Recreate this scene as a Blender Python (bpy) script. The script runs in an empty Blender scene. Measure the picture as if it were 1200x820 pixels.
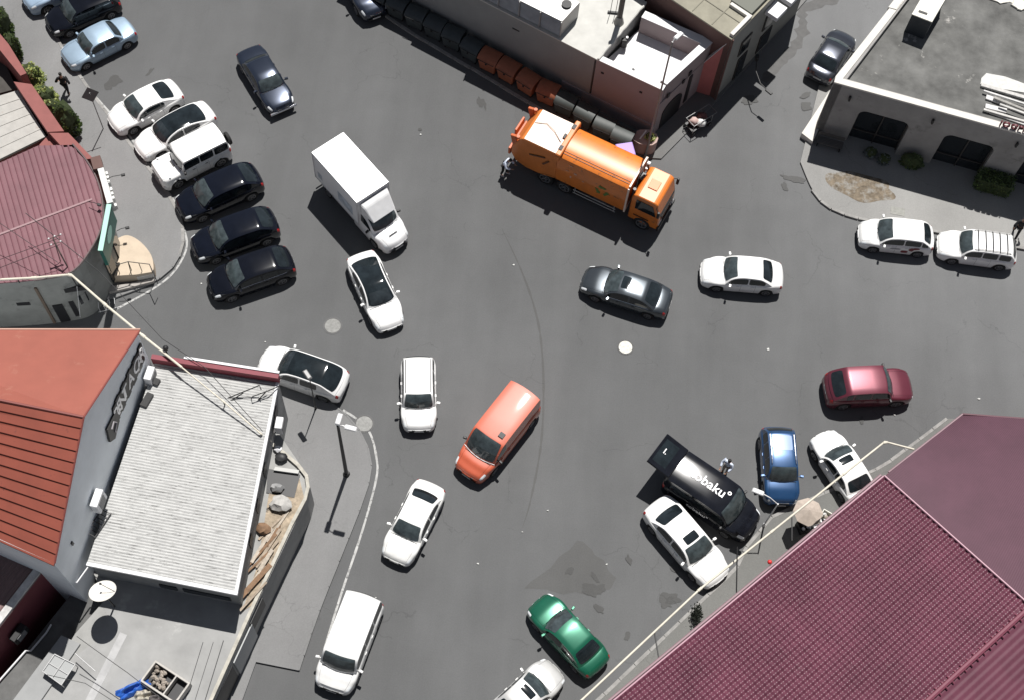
import bpy, bmesh, math, random
from mathutils import Vector, Matrix, noise
random.seed(7)
scene = bpy.context.scene
R_ = math.radians
# ------------------------------------------------------------------ camera
FPX, NX, NY, CH = 1600.0, 517.0, 1183.0, 64.5
d_ = Vector(((NX-600)/FPX, -(NY-410)/FPX, -1.0)).normalized()
UPc = -d_
fw_ = Vector((0, 0, -1.0)); Yc = (fw_ - UPc*fw_.dot(UPc)).normalized(); Xc = Yc.cross(UPc)
ROT = Matrix((Xc, Yc, UPc))            # camera axes -> world axes
CAMP = Vector((0, 0, CH))
cam = bpy.data.cameras.new('camera'); cam_o = bpy.data.objects.new('camera', cam)
scene.collection.objects.link(cam_o)
cam_o.matrix_world = Matrix.Translation(CAMP) @ ROT.to_4x4()
cam.sensor_width = 36.0; cam.sensor_fit = 'HORIZONTAL'; cam.lens = FPX/1200*36
cam.clip_start = 1; cam.clip_end = 2000
scene.camera = cam_o
# ------------------------------------------------------------------ light
SUN_EL = R_(64.5); SUN_AZ = math.atan2(0.17, 1.0)
w = bpy.data.worlds.new("World"); scene.world = w; w.use_nodes = True
nt = w.node_tree; bg = nt.nodes['Background']; sky = nt.nodes.new('ShaderNodeTexSky')
sky.sky_type = 'NISHITA'; sky.sun_disc = False; sky.sun_elevation = SUN_EL; sky.sun_rotation = SUN_AZ
sky.altitude = 500; sky.dust_density = .15; sky.air_density = .75
hs = nt.nodes.new('ShaderNodeHueSaturation'); hs.inputs['Saturation'].default_value = .45
nt.links.new(sky.outputs[0], hs.inputs['Color']); nt.links.new(hs.outputs[0], bg.inputs[0]); bg.inputs[1].default_value = 0.05
sl = bpy.data.lights.new('sun', 'SUN'); sl.energy = 5.0; sl.angle = R_(0.53); sl.color = (1.0, 0.972, 0.935)
so = bpy.data.objects.new('sun', sl); scene.collection.objects.link(so)
sv = Vector((math.sin(SUN_AZ)*math.cos(SUN_EL), math.cos(SUN_AZ)*math.cos(SUN_EL), math.sin(SUN_EL)))
so.rotation_euler = sv.to_track_quat('Z', 'Y').to_euler(); so.location = (0, 40, 80)
scene.view_settings.view_transform = 'Standard'; scene.view_settings.look = 'None'
scene.view_settings.gamma = 1; scene.view_settings.exposure = 0.24; scene.view_settings.use_curve_mapping = False
scene.render.engine = 'CYCLES'

# ------------------------------------------------------------------ helpers
def G(px, py, z=0.0):
    """point of the place seen at photo pixel (px,py) on height z"""
    r = ROT @ Vector(((px-600)/FPX, -(py-410)/FPX, -1.0))
    t = (z-CH)/r.z
    return Vector((r.x*t, r.y*t, z))
def ONW(A, B, px, py):
    """(distance along, height) of a pixel on the vertical plane through A,B"""
    r = ROT @ Vector(((px-600)/FPX, -(py-410)/FPX, -1.0))
    d = Vector((B.x-A.x, B.y-A.y)); n = Vector((d.y, -d.x)); a = Vector((A.x, A.y))
    t = n.dot(a)/n.dot(Vector((r.x, r.y))); q = CAMP + r*t
    return (Vector((q.x, q.y))-a).dot(d)/d.length, q.z
COL = scene.collection
def link(o, parent=None):
    COL.objects.link(o)
    if parent: o.parent = parent
    return o
def tag(o, label=None, cat=None, group=None, kind=None):
    if label: o['label'] = label
    if cat: o['category'] = cat
    if group: o['group'] = group
    if kind: o['kind'] = kind
    return o
def thing(name, label, cat, loc=(0, 0, 0), rz=0.0, group=None):
    o = bpy.data.objects.new(name, None); o.empty_display_size = .3
    link(o); o.location = loc; o.rotation_euler = (0, 0, rz)
    return tag(o, label, cat, group)
class MB:
    def __init__(s, org=(0, 0, 0)): s.v = []; s.f = []; s.m = []; s.o = Vector(org); s.cm = 0
    def add(s, vs, fs):
        n = len(s.v); s.v += [Vector(v)-s.o for v in vs]
        for f in fs: s.f.append([i+n for i in f]); s.m.append(s.cm)
        return s
    def box(s, c, sz, rz=0.0, M=None, tp=1.0):
        c = Vector(c); hx, hy, hz = sz[0]/2, sz[1]/2, sz[2]/2; ca, sa = math.cos(rz), math.sin(rz)
        vs = []
        for z in (-hz, hz):
            k = tp if z > 0 else 1
            for x, y in ((-hx, -hy), (hx, -hy), (hx, hy), (-hx, hy)):
                q = Vector(((x*ca-y*sa)*k, (x*sa+y*ca)*k, z))
                if M: q = M @ q
                vs.append(c+q)
        return s.add(vs, [(0, 3, 2, 1), (4, 5, 6, 7), (0, 1, 5, 4), (1, 2, 6, 5), (2, 3, 7, 6), (3, 0, 4, 7)])
    def prism(s, poly, z0, z1):
        n = len(poly); a = sum(poly[i][0]*poly[(i+1) % n][1]-poly[(i+1) % n][0]*poly[i][1] for i in range(n))
        if a < 0: poly = poly[::-1]
        vs = [(p[0], p[1], z0) for p in poly]
        if callable(z1): vs += [(p[0], p[1], z1(p)) for p in poly]
        else: vs += [(p[0], p[1], z1) for p in poly]
        return s.add(vs, [list(range(n))[::-1], list(range(n, 2*n))]+[(i, (i+1) % n, (i+1) % n+n, i+n) for i in range(n)])
    def tube(s, pts, r, n=8, cap=True):
        pts = [Vector(p) for p in pts]; rs = r if isinstance(r, (list, tuple)) else [r]*len(pts)
        vs = []; ref = None
        for i, p in enumerate(pts):
            d = (pts[min(i+1, len(pts)-1)]-pts[max(i-1, 0)]).normalized()
            if ref is None: ref = Vector((0, 0, 1)) if abs(d.z) < .9 else Vector((1, 0, 0))
            a = d.cross(ref).normalized(); b = d.cross(a).normalized(); ref = b.cross(d) if False else ref
            for k in range(n):
                t = 2*math.pi*k/n; vs.append(p+(a*math.cos(t)+b*math.sin(t))*rs[i])
        fs = [(i*n+k, i*n+(k+1) % n, (i+1)*n+(k+1) % n, (i+1)*n+k) for i in range(len(pts)-1) for k in range(n)]
        if cap: fs += [list(range(n))[::-1], [(len(pts)-1)*n+k for k in range(n)]]
        return s.add(vs, fs)
    def cyl(s, c, r, h, n=24, r2=None):
        c = Vector(c); r2 = r if r2 is None else r2
        vs = [c+Vector((r*math.cos(2*math.pi*k/n), r*math.sin(2*math.pi*k/n), 0)) for k in range(n)]
        vs += [c+Vector((r2*math.cos(2*math.pi*k/n), r2*math.sin(2*math.pi*k/n), h)) for k in range(n)]
        return s.add(vs, [list(range(n))[::-1], list(range(n, 2*n))]+[(k, (k+1) % n, (k+1) % n+n, k+n) for k in range(n)])
    def ico(s, c, r, sub=1, jit=0.0, sq=(1, 1, 1)):
        b = bmesh.new(); bmesh.ops.create_icosphere(b, subdivisions=sub, radius=1)
        b.verts.ensure_lookup_table(); vs = []
        for v in b.verts:
            k = 1+jit*noise.noise(v.co*2.1+Vector(c)*1.7)
            vs.append(Vector(c)+Vector((v.co.x*r*sq[0]*k, v.co.y*r*sq[1]*k, v.co.z*r*sq[2]*k)))
        s.add(vs, [[q.index for q in f.verts] for f in b.faces]); b.free(); return s
    def build(s, name, mats, parent=None, smooth=False, bevel=0.0):
        me = bpy.data.meshes.new(name); me.from_pydata([tuple(v) for v in s.v], [], s.f)
        for m in (mats if isinstance(mats, (list, tuple)) else [mats]): me.materials.append(m)
        if any(s.m): me.polygons.foreach_set('material_index', s.m)
        bm = bmesh.new(); bm.from_mesh(me); bmesh.ops.recalc_face_normals(bm, faces=bm.faces)
        if bevel: bmesh.ops.bevel(bm, geom=bm.edges[:], offset=bevel, segments=1, affect='EDGES', profile=.5)
        bm.to_mesh(me); bm.free()
        if smooth:
            me.polygons.foreach_set('use_smooth', [True]*len(me.polygons))
            if smooth != 'full':
                try: me.set_sharp_from_angle(angle=R_(smooth if smooth > 1 else 40))
                except Exception: pass
        me.update()
        return link(bpy.data.objects.new(name, me), parent)
# ------------------------------------------------------------------ materials
MATS = {}
def mat(name, col, rough=.6, metal=0.0, coat=0.0, var=0.0, vs=1.0, bump=0.0, bs=20.0, spec=.5, stain=None, emit=None):
    """principled with optional large noise colour variation, stains and bump in world space"""
    if name in MATS: return MATS[name]
    m = bpy.data.materials.new(name); m.use_nodes = True; n = m.node_tree.nodes; L = m.node_tree.links
    b = n['Principled BSDF']; b.inputs['Base Color'].default_value = (*col, 1); b.inputs['Roughness'].default_value = rough
    b.inputs['Metallic'].default_value = metal; b.inputs['Coat Weight'].default_value = coat; b.inputs['Coat Roughness'].default_value = .03
    b.inputs['Specular IOR Level'].default_value = spec
    if var or bump or stain:
        geo = n.new('ShaderNodeNewGeometry')
    last = None
    if var:
        t = n.new('ShaderNodeTexNoise'); t.inputs['Scale'].default_value = vs; t.inputs['Detail'].default_value = 9; t.inputs['Roughness'].default_value = .62
        L.new(geo.outputs['Position'], t.inputs['Vector'])
        r = n.new('ShaderNodeMapRange'); r.inputs[1].default_value = .3; r.inputs[2].default_value = .7
        r.inputs[3].default_value = 1-var; r.inputs[4].default_value = 1+var; L.new(t.outputs[0], r.inputs[0])
        mx = n.new('ShaderNodeVectorMath'); mx.operation = 'SCALE'; mx.inputs[0].default_value = col
        L.new(r.outputs[0], mx.inputs['Scale']); last = mx.outputs[0]
    if stain:                                   # (colour, scale, threshold, softness)
        sc, ss, th, sf = stain
        t = n.new('ShaderNodeTexNoise'); t.inputs['Scale'].default_value = ss; t.inputs['Detail'].default_value = 7; t.inputs['Roughness'].default_value = .7
        L.new(geo.outputs['Position'], t.inputs['Vector'])
        r = n.new('ShaderNodeMapRange'); r.inputs[1].default_value = th; r.inputs[2].default_value = th+sf; L.new(t.outputs[0], r.inputs[0])
        q = n.new('ShaderNodeMix'); q.data_type = 'RGBA'; q.inputs[6].default_value = (*col, 1); q.inputs[7].default_value = (*sc, 1)
        if last: L.new(last, q.inputs[6])
        L.new(r.outputs[0], q.inputs[0]); last = q.outputs[2]
    if last: L.new(last, b.inputs['Base Color'])
    if bump:
        t = n.new('ShaderNodeTexNoise'); t.inputs['Scale'].default_value = bs; t.inputs['Detail'].default_value = 6
        L.new(geo.outputs['Position'], t.inputs['Vector'])
        p = n.new('ShaderNodeBump'); p.inputs['Strength'].default_value = bump; p.inputs['Distance'].default_value = .02
        L.new(t.outputs[0], p.inputs['Height']); L.new(p.outputs[0], b.inputs['Normal'])
    if emit:
        b.inputs['Emission Color'].default_value = (*col, 1); b.inputs['Emission Strength'].default_value = emit
    MATS[name] = m; return m
def paint(name, col, metal=.0, rough=.35):
    return mat('paint_'+name, col, rough, metal, coat=.9, var=.07, vs=2.2)
GLASS = mat('car_glass', (.012, .017, .02), .06, spec=.7, var=.5, vs=1.6)
SHIELD = mat('windscreen_glass', (.045, .058, .062), .08, spec=.7, var=.5, vs=2.6)
BLK = mat('black_plastic', (.012, .012, .013), .55)
RUB = mat('rubber', (.016, .016, .016), .8)
RIM = mat('wheel_rim', (.35, .35, .36), .35, .7)
LENS = mat('headlight_lens', (.75, .78, .8), .12, spec=.8)
TAIL = mat('taillight_lens', (.35, .012, .012), .15, spec=.8)
CHR = mat('chrome', (.7, .7, .72), .15, 1.0)
PLATE = mat('number_plate', (.55, .55, .55), .5)
GLOW = mat('white_lettering', (.85, .85, .85), .5)
WHT = paint('white', (.80, .80, .79))
BLACK = mat('paint_black', (.004, .005, .009), .12, coat=.45, spec=.3, var=.2, vs=2)

def text_mesh(name, body, size, m, parent, M, ext=.01, font_sc=(1, 1)):
    """lettering as a mesh; M maps text plane (x right, y up) to its place in parent space"""
    cu = bpy.data.curves.new(name, 'FONT'); cu.body = body; cu.size = size; cu.extrude = ext; cu.align_x = 'CENTER'; cu.align_y = 'CENTER'
    cu.resolution_u = 3; cu.offset = .012*size
    t = bpy.data.objects.new('tmp', cu); COL.objects.link(t)
    dg = bpy.context.evaluated_depsgraph_get(); me = bpy.data.meshes.new_from_object(t.evaluated_get(dg))
    bpy.data.objects.remove(t); me.transform(Matrix.Diagonal((font_sc[0], font_sc[1], 1, 1))); me.transform(M)
    me.materials.clear(); me.materials.append(m); me.name = name
    return link(bpy.data.objects.new(name, me), parent)
def frame(o, x, y):
    """matrix whose x,y axes are given, at o"""
    x = Vector(x).normalized(); y = Vector(y).normalized(); z = x.cross(y).normalized(); y = z.cross(x)
    m = Matrix((x, y, z)).transposed().to_4x4(); m.translation = Vector(o); return m

# ================================================================== GROUND
GROUND_CORN = [(-140, -60), (140, -60), (140, 190), (-140, 190)]
def asphalt_mat(name, base, dark=.75):
    m = bpy.data.materials.new(name); m.use_nodes = True; n = m.node_tree.nodes; L = m.node_tree.links; b = n['Principled BSDF']
    b.inputs['Roughness'].default_value = .9; b.inputs['Specular IOR Level'].default_value = .25
    geo = n.new('ShaderNodeNewGeometry'); P = geo.outputs['Position']
    def nz(sc, det, ro=.6, mp=None):
        t = n.new('ShaderNodeTexNoise'); t.inputs['Scale'].default_value = sc; t.inputs['Detail'].default_value = det; t.inputs['Roughness'].default_value = ro
        if mp:
            q = n.new('ShaderNodeMapping'); q.inputs['Scale'].default_value = mp[0]; q.inputs['Rotation'].default_value = (0, 0, mp[1]); L.new(P, q.inputs[0]); L.new(q.outputs[0], t.inputs[0])
        else: L.new(P, t.inputs[0])
        return t.outputs[0]
    def rng(x, a, c, lo, hi):
        r = n.new('ShaderNodeMapRange'); r.inputs[1].default_value = a; r.inputs[2].default_value = c; r.inputs[3].default_value = lo; r.inputs[4].default_value = hi
        L.new(x, r.inputs[0]); return r.outputs[0]
    def mul(a, c):
        q = n.new('ShaderNodeMath'); q.operation = 'MULTIPLY'; L.new(a, q.inputs[0]); L.new(c, q.inputs[1]); return q.outputs[0]
    v = rng(nz(.06, 4), .3, .7, .88, 1.14)
    sx = n.new('ShaderNodeSeparateXYZ'); L.new(P, sx.inputs[0]); v = mul(v, rng(sx.outputs[0], -25, 30, .95, 1.10)); dp = n.new('ShaderNodeVectorMath'); dp.operation = 'DOT_PRODUCT'; dp.inputs[1].default_value = (.6, .8, 0); L.new(P, dp.inputs[0]); v = mul(v, rng(dp.outputs['Value'], 37, 56, 1.0, 1.40))       # dustier towards the side street
    vo = n.new('ShaderNodeTexVoronoi'); vo.feature = 'DISTANCE_TO_EDGE'; vo.inputs['Scale'].default_value = .22
    wv = n.new('ShaderNodeTexNoise'); wv.inputs['Scale'].default_value = 1.1; wv.inputs['Detail'].default_value = 6; L.new(P, wv.inputs[0])
    ad = n.new('ShaderNodeVectorMath'); ad.operation = 'MULTIPLY_ADD'; ad.inputs[1].default_value = (1.5, 1.5, 0); L.new(wv.outputs['Color'], ad.inputs[0]); L.new(P, ad.inputs[2]); L.new(ad.outputs[0], vo.inputs['Vector'])
    ck = rng(vo.outputs['Distance'], .001, .005, .84, 1.0); cm = rng(nz(.16, 3), .52, .60, 1.0, 0.0)
    mxk = n.new('ShaderNodeMath'); mxk.operation = 'MAXIMUM'; L.new(ck, mxk.inputs[0]); L.new(cm, mxk.inputs[1]); v = mul(v, mxk.outputs[0])   # fine cracks in places
    v = mul(v, rng(nz(.5, 8, .65), .3, .75, .95, 1.06))
    v = mul(v, rng(nz(14, 5, .8), .25, .75, .88, 1.12))
    v = mul(v, rng(nz(60, 3, .8), .25, .75, .86, 1.14))
    v = mul(v, rng(nz(.35, 5, .6, ((1, .12, 1), .5)), .35, .7, .93, 1.09))       # traffic wear streaks
    v = mul(v, rng(nz(.9, 9, .8), .68, .76, 1, dark))                            # oil spots
    v = mul(v, rng(nz(4.5, 6, .7), .74, .78, 1, 1.25))                           # pale specks
    mx = n.new('ShaderNodeVectorMath'); mx.operation = 'SCALE'; mx.inputs[0].default_value = base; L.new(v, mx.inputs['Scale'])
    L.new(mx.outputs[0], b.inputs['Base Color'])
    bp = n.new('ShaderNodeBump'); bp.inputs['Strength'].default_value = .5; bp.inputs['Distance'].default_value = .012
    L.new(nz(70, 4, .8), bp.inputs['Height']); L.new(bp.outputs[0], b.inputs['Normal'])
    return m
ASP = asphalt_mat('asphalt', (.112, .1135, .115))
PAV = asphalt_mat('pavement_asphalt', (.20, .20, .20), .85)
KERB = mat('kerb_concrete', (.26, .255, .245), .9, var=.25, vs=3, bump=.4)
tag(MB().add([(x, y, 0) for x, y in GROUND_CORN], [(0, 1, 2, 3)]).build('road', ASP), kind='structure')
def pg(pts, z=0.0): return [tuple(G(x, y, z).xy) for x, y in pts]
def curve(pts, k=6):
    """catmull-rom through 2D pixel points"""
    out = []; n = len(pts)
    for i in range(n-1):
        a = pts[max(i-1, 0)]; b = pts[i]; c = pts[i+1]; d = pts[min(i+2, n-1)]
        for j in range(k):
            t = j/k
            out.append(tuple(.5*((2*b[q])+(-a[q]+c[q])*t+(2*a[q]-5*b[q]+4*c[q]-d[q])*t*t+(-a[q]+3*b[q]-3*c[q]+d[q])*t**3) for q in range(len(b))))
    out.append(pts[-1]); return out
def ribbon(px, wd, z, jit=0.0, taper=False):
    pts = [G(x, y, z) for x, y in px]; mb = MB(); vs = []; n = len(pts)
    for i, p in enumerate(pts):
        d = (pts[min(i+1, n-1)]-pts[max(i-1, 0)]).normalized(); s = Vector((-d.y, d.x, 0))*wd/2
        k = (1+jit*noise.noise(p*3)); k *= (min(1, 6*min(i, n-1-i)/n)+.08) if taper else 1
        vs += [p+s*k, p-s*k]
    return mb.add(vs, [(2*i, 2*i+1, 2*i+3, 2*i+2) for i in range(n-1)])
kerbW = curve([(18, -60), (45, 5), (93, 88), (150, 165), (200, 232), (213, 262), (214, 288), (202, 313), (176, 332), (132, 349)])
tag(MB().prism(pg(kerbW+[(96, 352), (-260, 352), (-260, -60)], .12), -.3, .12).build('pavement', PAV), kind='structure')
kerbS = curve([(318, 430), (372, 462), (402, 482), (424, 508), (435, 540), (430, 572), (408, 630), (374, 715), (350, 785)])
tag(MB().prism(pg(kerbS+[(300, 775), (255, 900), (200, 900), (250, 430)], .12), -.3, .12).build('pavement', PAV), kind='structure')
kerbE = curve([(938, 190), (952, 222), (968, 240), (990, 251), (1018, 258), (1080, 268), (1260, 302)])
tag(MB().prism(pg(kerbE+[(1300, 100), (960, 100)], .12), -.3, .12).build('pavement', asphalt_mat('pavement_cafe', (.20, .198, .192), .9)), kind='structure')
kerbN = [(400, -20), (452, 18), (478, 36), (560, 84), (650, 138), (735, 184), (775, 186), (830, 130), (945, 0), (1000, -70)]
tag(MB().prism(pg(kerbN+[(700, -100), (400, -120)], .10), -.3, .10).build('pavement', asphalt_mat('forecourt', (.125, .125, .123))), kind='structure')
kerbQ = [(1110, 490), (1036, 545), (905, 605), (875, 640), (862, 668), (843, 684), (690, 830), (640, 880)]
tag(MB().prism(pg(kerbQ+[(900, 900), (1400, 900), (1400, 500)], .12), -.3, .12).build('pavement', asphalt_mat('pavement_east', (.15, .15, .143))), kind='structure')
def kerb(px, z=.135, wd=.16):
    P_ = [G(x, y, z) for x, y in px]; mb = MB(); r = random.Random(len(px)); acc = []          # separate kerb stones with joints
    for i in range(len(P_)-1):
        a, b = P_[i], P_[i+1]; L_ = (b-a).length; k = max(1, int(L_/.25)); acc += [a.lerp(b, j/k) for j in range(k)]
    acc.append(P_[-1]); i = 0
    while i < len(acc)-1:
        j = min(i+4, len(acc)-1); a, b = acc[i], acc[j]; d = (b-a); 
        if d.length > .1:
            d.normalize(); s = Vector((-d.y, d.x, 0))*wd*(1+r.uniform(-.08, .08))/2; o = s*r.uniform(-.15, .15); a2, b2 = a+d*.015+o, b-d*.015+o
            mb.prism([tuple((a2+s).xy), tuple((a2-s).xy), tuple((b2-s).xy), tuple((b2+s).xy)], 0, z+r.uniform(-.008, .008))
        i = j
    return tag(mb.build('kerb', KERB), kind='structure')
for k_ in (kerbW[:40], kerbE[6:], kerbN[1:6], kerbQ[:-1]): kerb(k_)
KERB = PAV; kerb(kerbW[38:], wd=.10); kerb(kerbS, wd=.08)
LINE = mat('road_paint', (.42, .42, .41), .8, var=.3, vs=2.5, stain=((.15, .15, .15), 5, .5, .12))
for px in (curve([(93, 84), (104, 104), (132, 136), (158, 168), (178, 198), (206, 238)]), curve([(213, 262), (219, 288), (206, 316), (182, 337), (137, 362)]),
           curve([(402, 480), (420, 492), (434, 508), (441, 535), (441, 560), (425, 620), (400, 695), (380, 760)])):
    tag(ribbon(px, .11, .004, .3).build('road_marking', LINE), kind='structure')
# worn repair patches, skid arc and oil spots lie in the asphalt as thin sheets
def blob(px, py, rx, ry, rot, z, name, m, n=26, seed=0, j=.35):
    c = G(px, py, z); vs = []
    for k in range(n):
        t = 2*math.pi*k/n; q = 1+j*noise.noise(Vector((math.cos(t)*1.5+seed*3.1, math.sin(t)*1.5, seed)))*2
        x, y = rx*q*math.cos(t), ry*q*math.sin(t)
        vs.append((c.x+x*math.cos(rot)-y*math.sin(rot), c.y+x*math.sin(rot)+y*math.cos(rot), z))
    return tag(MB().add(vs, [list(range(n))]).build(name, m), kind='structure')
PATCH = asphalt_mat('patched_asphalt', (.098, .098, .097), .45)
DARKSPOT = asphalt_mat('oil_stain', (.082, .082, .081), .7)
tag(MB().add([G(x, y, .004) for x, y in ((614, 689), (622, 681), (645, 665), (655, 652), (668, 643), (676, 633), (683, 634), (694, 644), (697, 650), (708, 656), (713, 668), (722, 677), (715, 690), (704, 691), (696, 699), (674, 693), (660, 696), (640, 690))], [list(range(18))]).build('asphalt_patch', PATCH), kind='structure')
tag(ribbon(curve([(588, 268), (610, 315), (626, 360), (634, 400), (637, 455), (634, 520), (622, 585), (612, 618)], 10), .10, .004, .8, True).build('skid_mark', asphalt_mat('skid_rubber', (.092, .092, .091), 1)), kind='structure')
rr = random.Random(3)
for i, (x, y, rx, ry) in enumerate([(135, 95, .5, .3), (127, 101, .35, .2), (176, 84, .35, .09), (563, 120, .35, .2), (568, 123, .4, .1), (700, 690, .4, .25), (785, 700, .5, .3),
        (780, 706, .3, .2), (668, 668, .25, .13), (697, 676, .12, .3), (692, 690, .5, .3), (735, 745, .25, .12), (702, 712, .3, .15), (930, 210, .22, .7), (920, 219, .3, .15), (878, 118, .5, .3),
        (492, 152, .1, .1), (792, 664, .3, .2), (1010, 492, .2, .1), (945, 125, .3, .3), (737, 655, .25, .12), (815, 655, .2, .1), (944, 112, .15, .4)]):
    blob(x, y, rx, ry, rr.uniform(0, 3), .008+.0012*i, 'oil_stain', DARKSPOT, seed=i, j=.32)
for i, (x, y, rx, ry) in enumerate([(1008, 219, 2.0, 1.0)]):
    blob(x, y, rx, ry, -.12, .124, 'gravel_patch', mat('gravel', (.16, .13, .095), .95, var=.5, vs=4, bump=1, bs=9, stain=((.26, .25, .23), 2.2, .50, .15)), seed=4, j=.15, n=40)
# wet streak / trench down the side street
tag(ribbon(curve([(938, 8), (941, 30), (935, 50), (920, 68), (905, 84), (895, 96)]), .55, .004, 1.1).build('road_patch', mat('street_patch', (.08, .079, .078), .7, var=.2, vs=3)), kind='structure')
tag(ribbon(curve([(936, 12), (955, 6), (985, -4)]), .6, .006, .9).build('road_patch', MATS['street_patch']), kind='structure')
MH = mat('manhole_iron', (.3, .3, .29), .7, var=.3, vs=6, bump=1, bs=30)
for px, py, r, c, lb in ((390, 382, .42, (.24, .24, .23), 'round manhole cover by the white sedan with black roof'), (427, 496, .42, (.26, .26, .25), 'round manhole cover beside the corner kerb line'),
                     (733, 407, .36, (.62, .61, .56), 'pale round manhole cover in the middle of the junction')):
    p = G(px, py); t = thing('manhole_cover', lb, 'manhole cover', (p.x, p.y, 0))
    mm = mat('manhole_%d' % px, c, .75, var=.22, vs=7, bump=.8, bs=40)
    MB().cyl((0, 0, .002), r, .012, 32).build('cover_plate', mm, t)
    a = MB()
    for k in range(32):
        a.box(((r+.045)*math.cos(k*math.pi/16), (r+.045)*math.sin(k*math.pi/16), .009), (.07, .1, .014), k*math.pi/16)
    a.build('rim', mat('manhole_rim', (.12, .12, .12), .8), t)
p = G(1052, 248, .12); tag(MB().box((p.x, p.y, .13), (.8, .5, .016), -.1).build('drain_cover', mat('drain_cover', (.27, .27, .25), .8, var=.2, vs=5)), 'pale square drain cover on the pavement above the white taxi', 'drain cover')

# ================================================================== VEHICLES
def pch(pts):
    """monotone cubic through (s,z) pairs"""
    n = len(pts); h = [pts[i+1][0]-pts[i][0] for i in range(n-1)]; dl = [(pts[i+1][1]-pts[i][1])/h[i] for i in range(n-1)]
    m = [dl[0]]+[0 if dl[i-1]*dl[i] <= 0 else 2*dl[i-1]*dl[i]/(dl[i-1]+dl[i]) for i in range(1, n-1)]+[dl[-1]]
    def f(s):
        s = min(max(s, pts[0][0]), pts[-1][0]); i = 0
        while i < n-2 and s > pts[i+1][0]: i += 1
        t = (s-pts[i][0])/h[i]
        return (2*t**3-3*t*t+1)*pts[i][1]+(t**3-2*t*t+t)*h[i]*m[i]+(-2*t**3+3*t*t)*pts[i+1][1]+(t**3-t*t)*h[i]*m[i+1]
    return f
KIND = {
 # H, cowl, roof front, roof rear, rear glass base, belt z, hood front z, hood rear z, deck z, tail z, front round, rear round, roof width, wheel r, rear belt end
 'sedan':   dict(H=1.45, c=(.265, .415, .70, .865), belt=.93, nose=.66, hood=.92, deck=1.0, tail=.93, fr=.26, rr=.20, rw=.74, wr=.32),
 'coupe':   dict(H=1.40, c=(.265, .43, .66, .90), belt=.92, nose=.64, hood=.90, deck=.98, tail=.93, fr=.28, rr=.24, rw=.72, wr=.33),
 'oldsedan': dict(H=1.40, c=(.27, .385, .685, .80), belt=.90, nose=.72, hood=.88, deck=.93, tail=.88, fr=.14, rr=.14, rw=.76, wr=.30),
 'hatch':   dict(H=1.48, c=(.225, .40, .80, .945), belt=.96, nose=.66, hood=.92, deck=1.02, tail=.98, fr=.26, rr=.16, rw=.76, wr=.31),
 'wagon':   dict(H=1.50, c=(.255, .385, .88, .965), belt=.95, nose=.70, hood=.92, deck=.97, tail=.93, fr=.20, rr=.12, rw=.78, wr=.31),
 'suv':     dict(H=1.72, c=(.25, .385, .84, .955), belt=1.10, nose=.84, hood=1.08, deck=1.12, tail=1.05, fr=.24, rr=.20, rw=.76, wr=.37),
 'crossover': dict(H=1.60, c=(.24, .40, .78, .955), belt=1.02, nose=.78, hood=1.0, deck=1.08, tail=1.0, fr=.26, rr=.22, rw=.75, wr=.36),
 'boxsuv':  dict(H=1.92, c=(.285, .325, .945, .975), belt=1.20, nose=1.10, hood=1.17, deck=1.20, tail=1.18, fr=.06, rr=.05, rw=.86, wr=.39),
 'minivan': dict(H=1.88, c=(.185, .335, .93, .975), belt=1.10, nose=.80, hood=1.06, deck=1.10, tail=1.05, fr=.24, rr=.08, rw=.84, wr=.33),
 'van':     dict(H=2.05, c=(.17, .30, .955, .985), belt=1.15, nose=.82, hood=1.08, deck=1.15, tail=1.1, fr=.26, rr=.06, rw=.86, wr=.34),
 'estatevan': dict(H=1.88, c=(.195, .30, .95, .982), belt=1.06, nose=.82, hood=1.02, deck=1.08, tail=1.0, fr=.16, rr=.06, rw=.84, wr=.33),
}
SEC = [(.84, 0), (.965, .05), (1, .24), (1, .5), (.985, .68), (.96, .84), (.915, .94), (.83, .988), (.6, 1.0), (.3, 1.0), (0, 1.0)]
TYRE = RIMM = None
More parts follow.
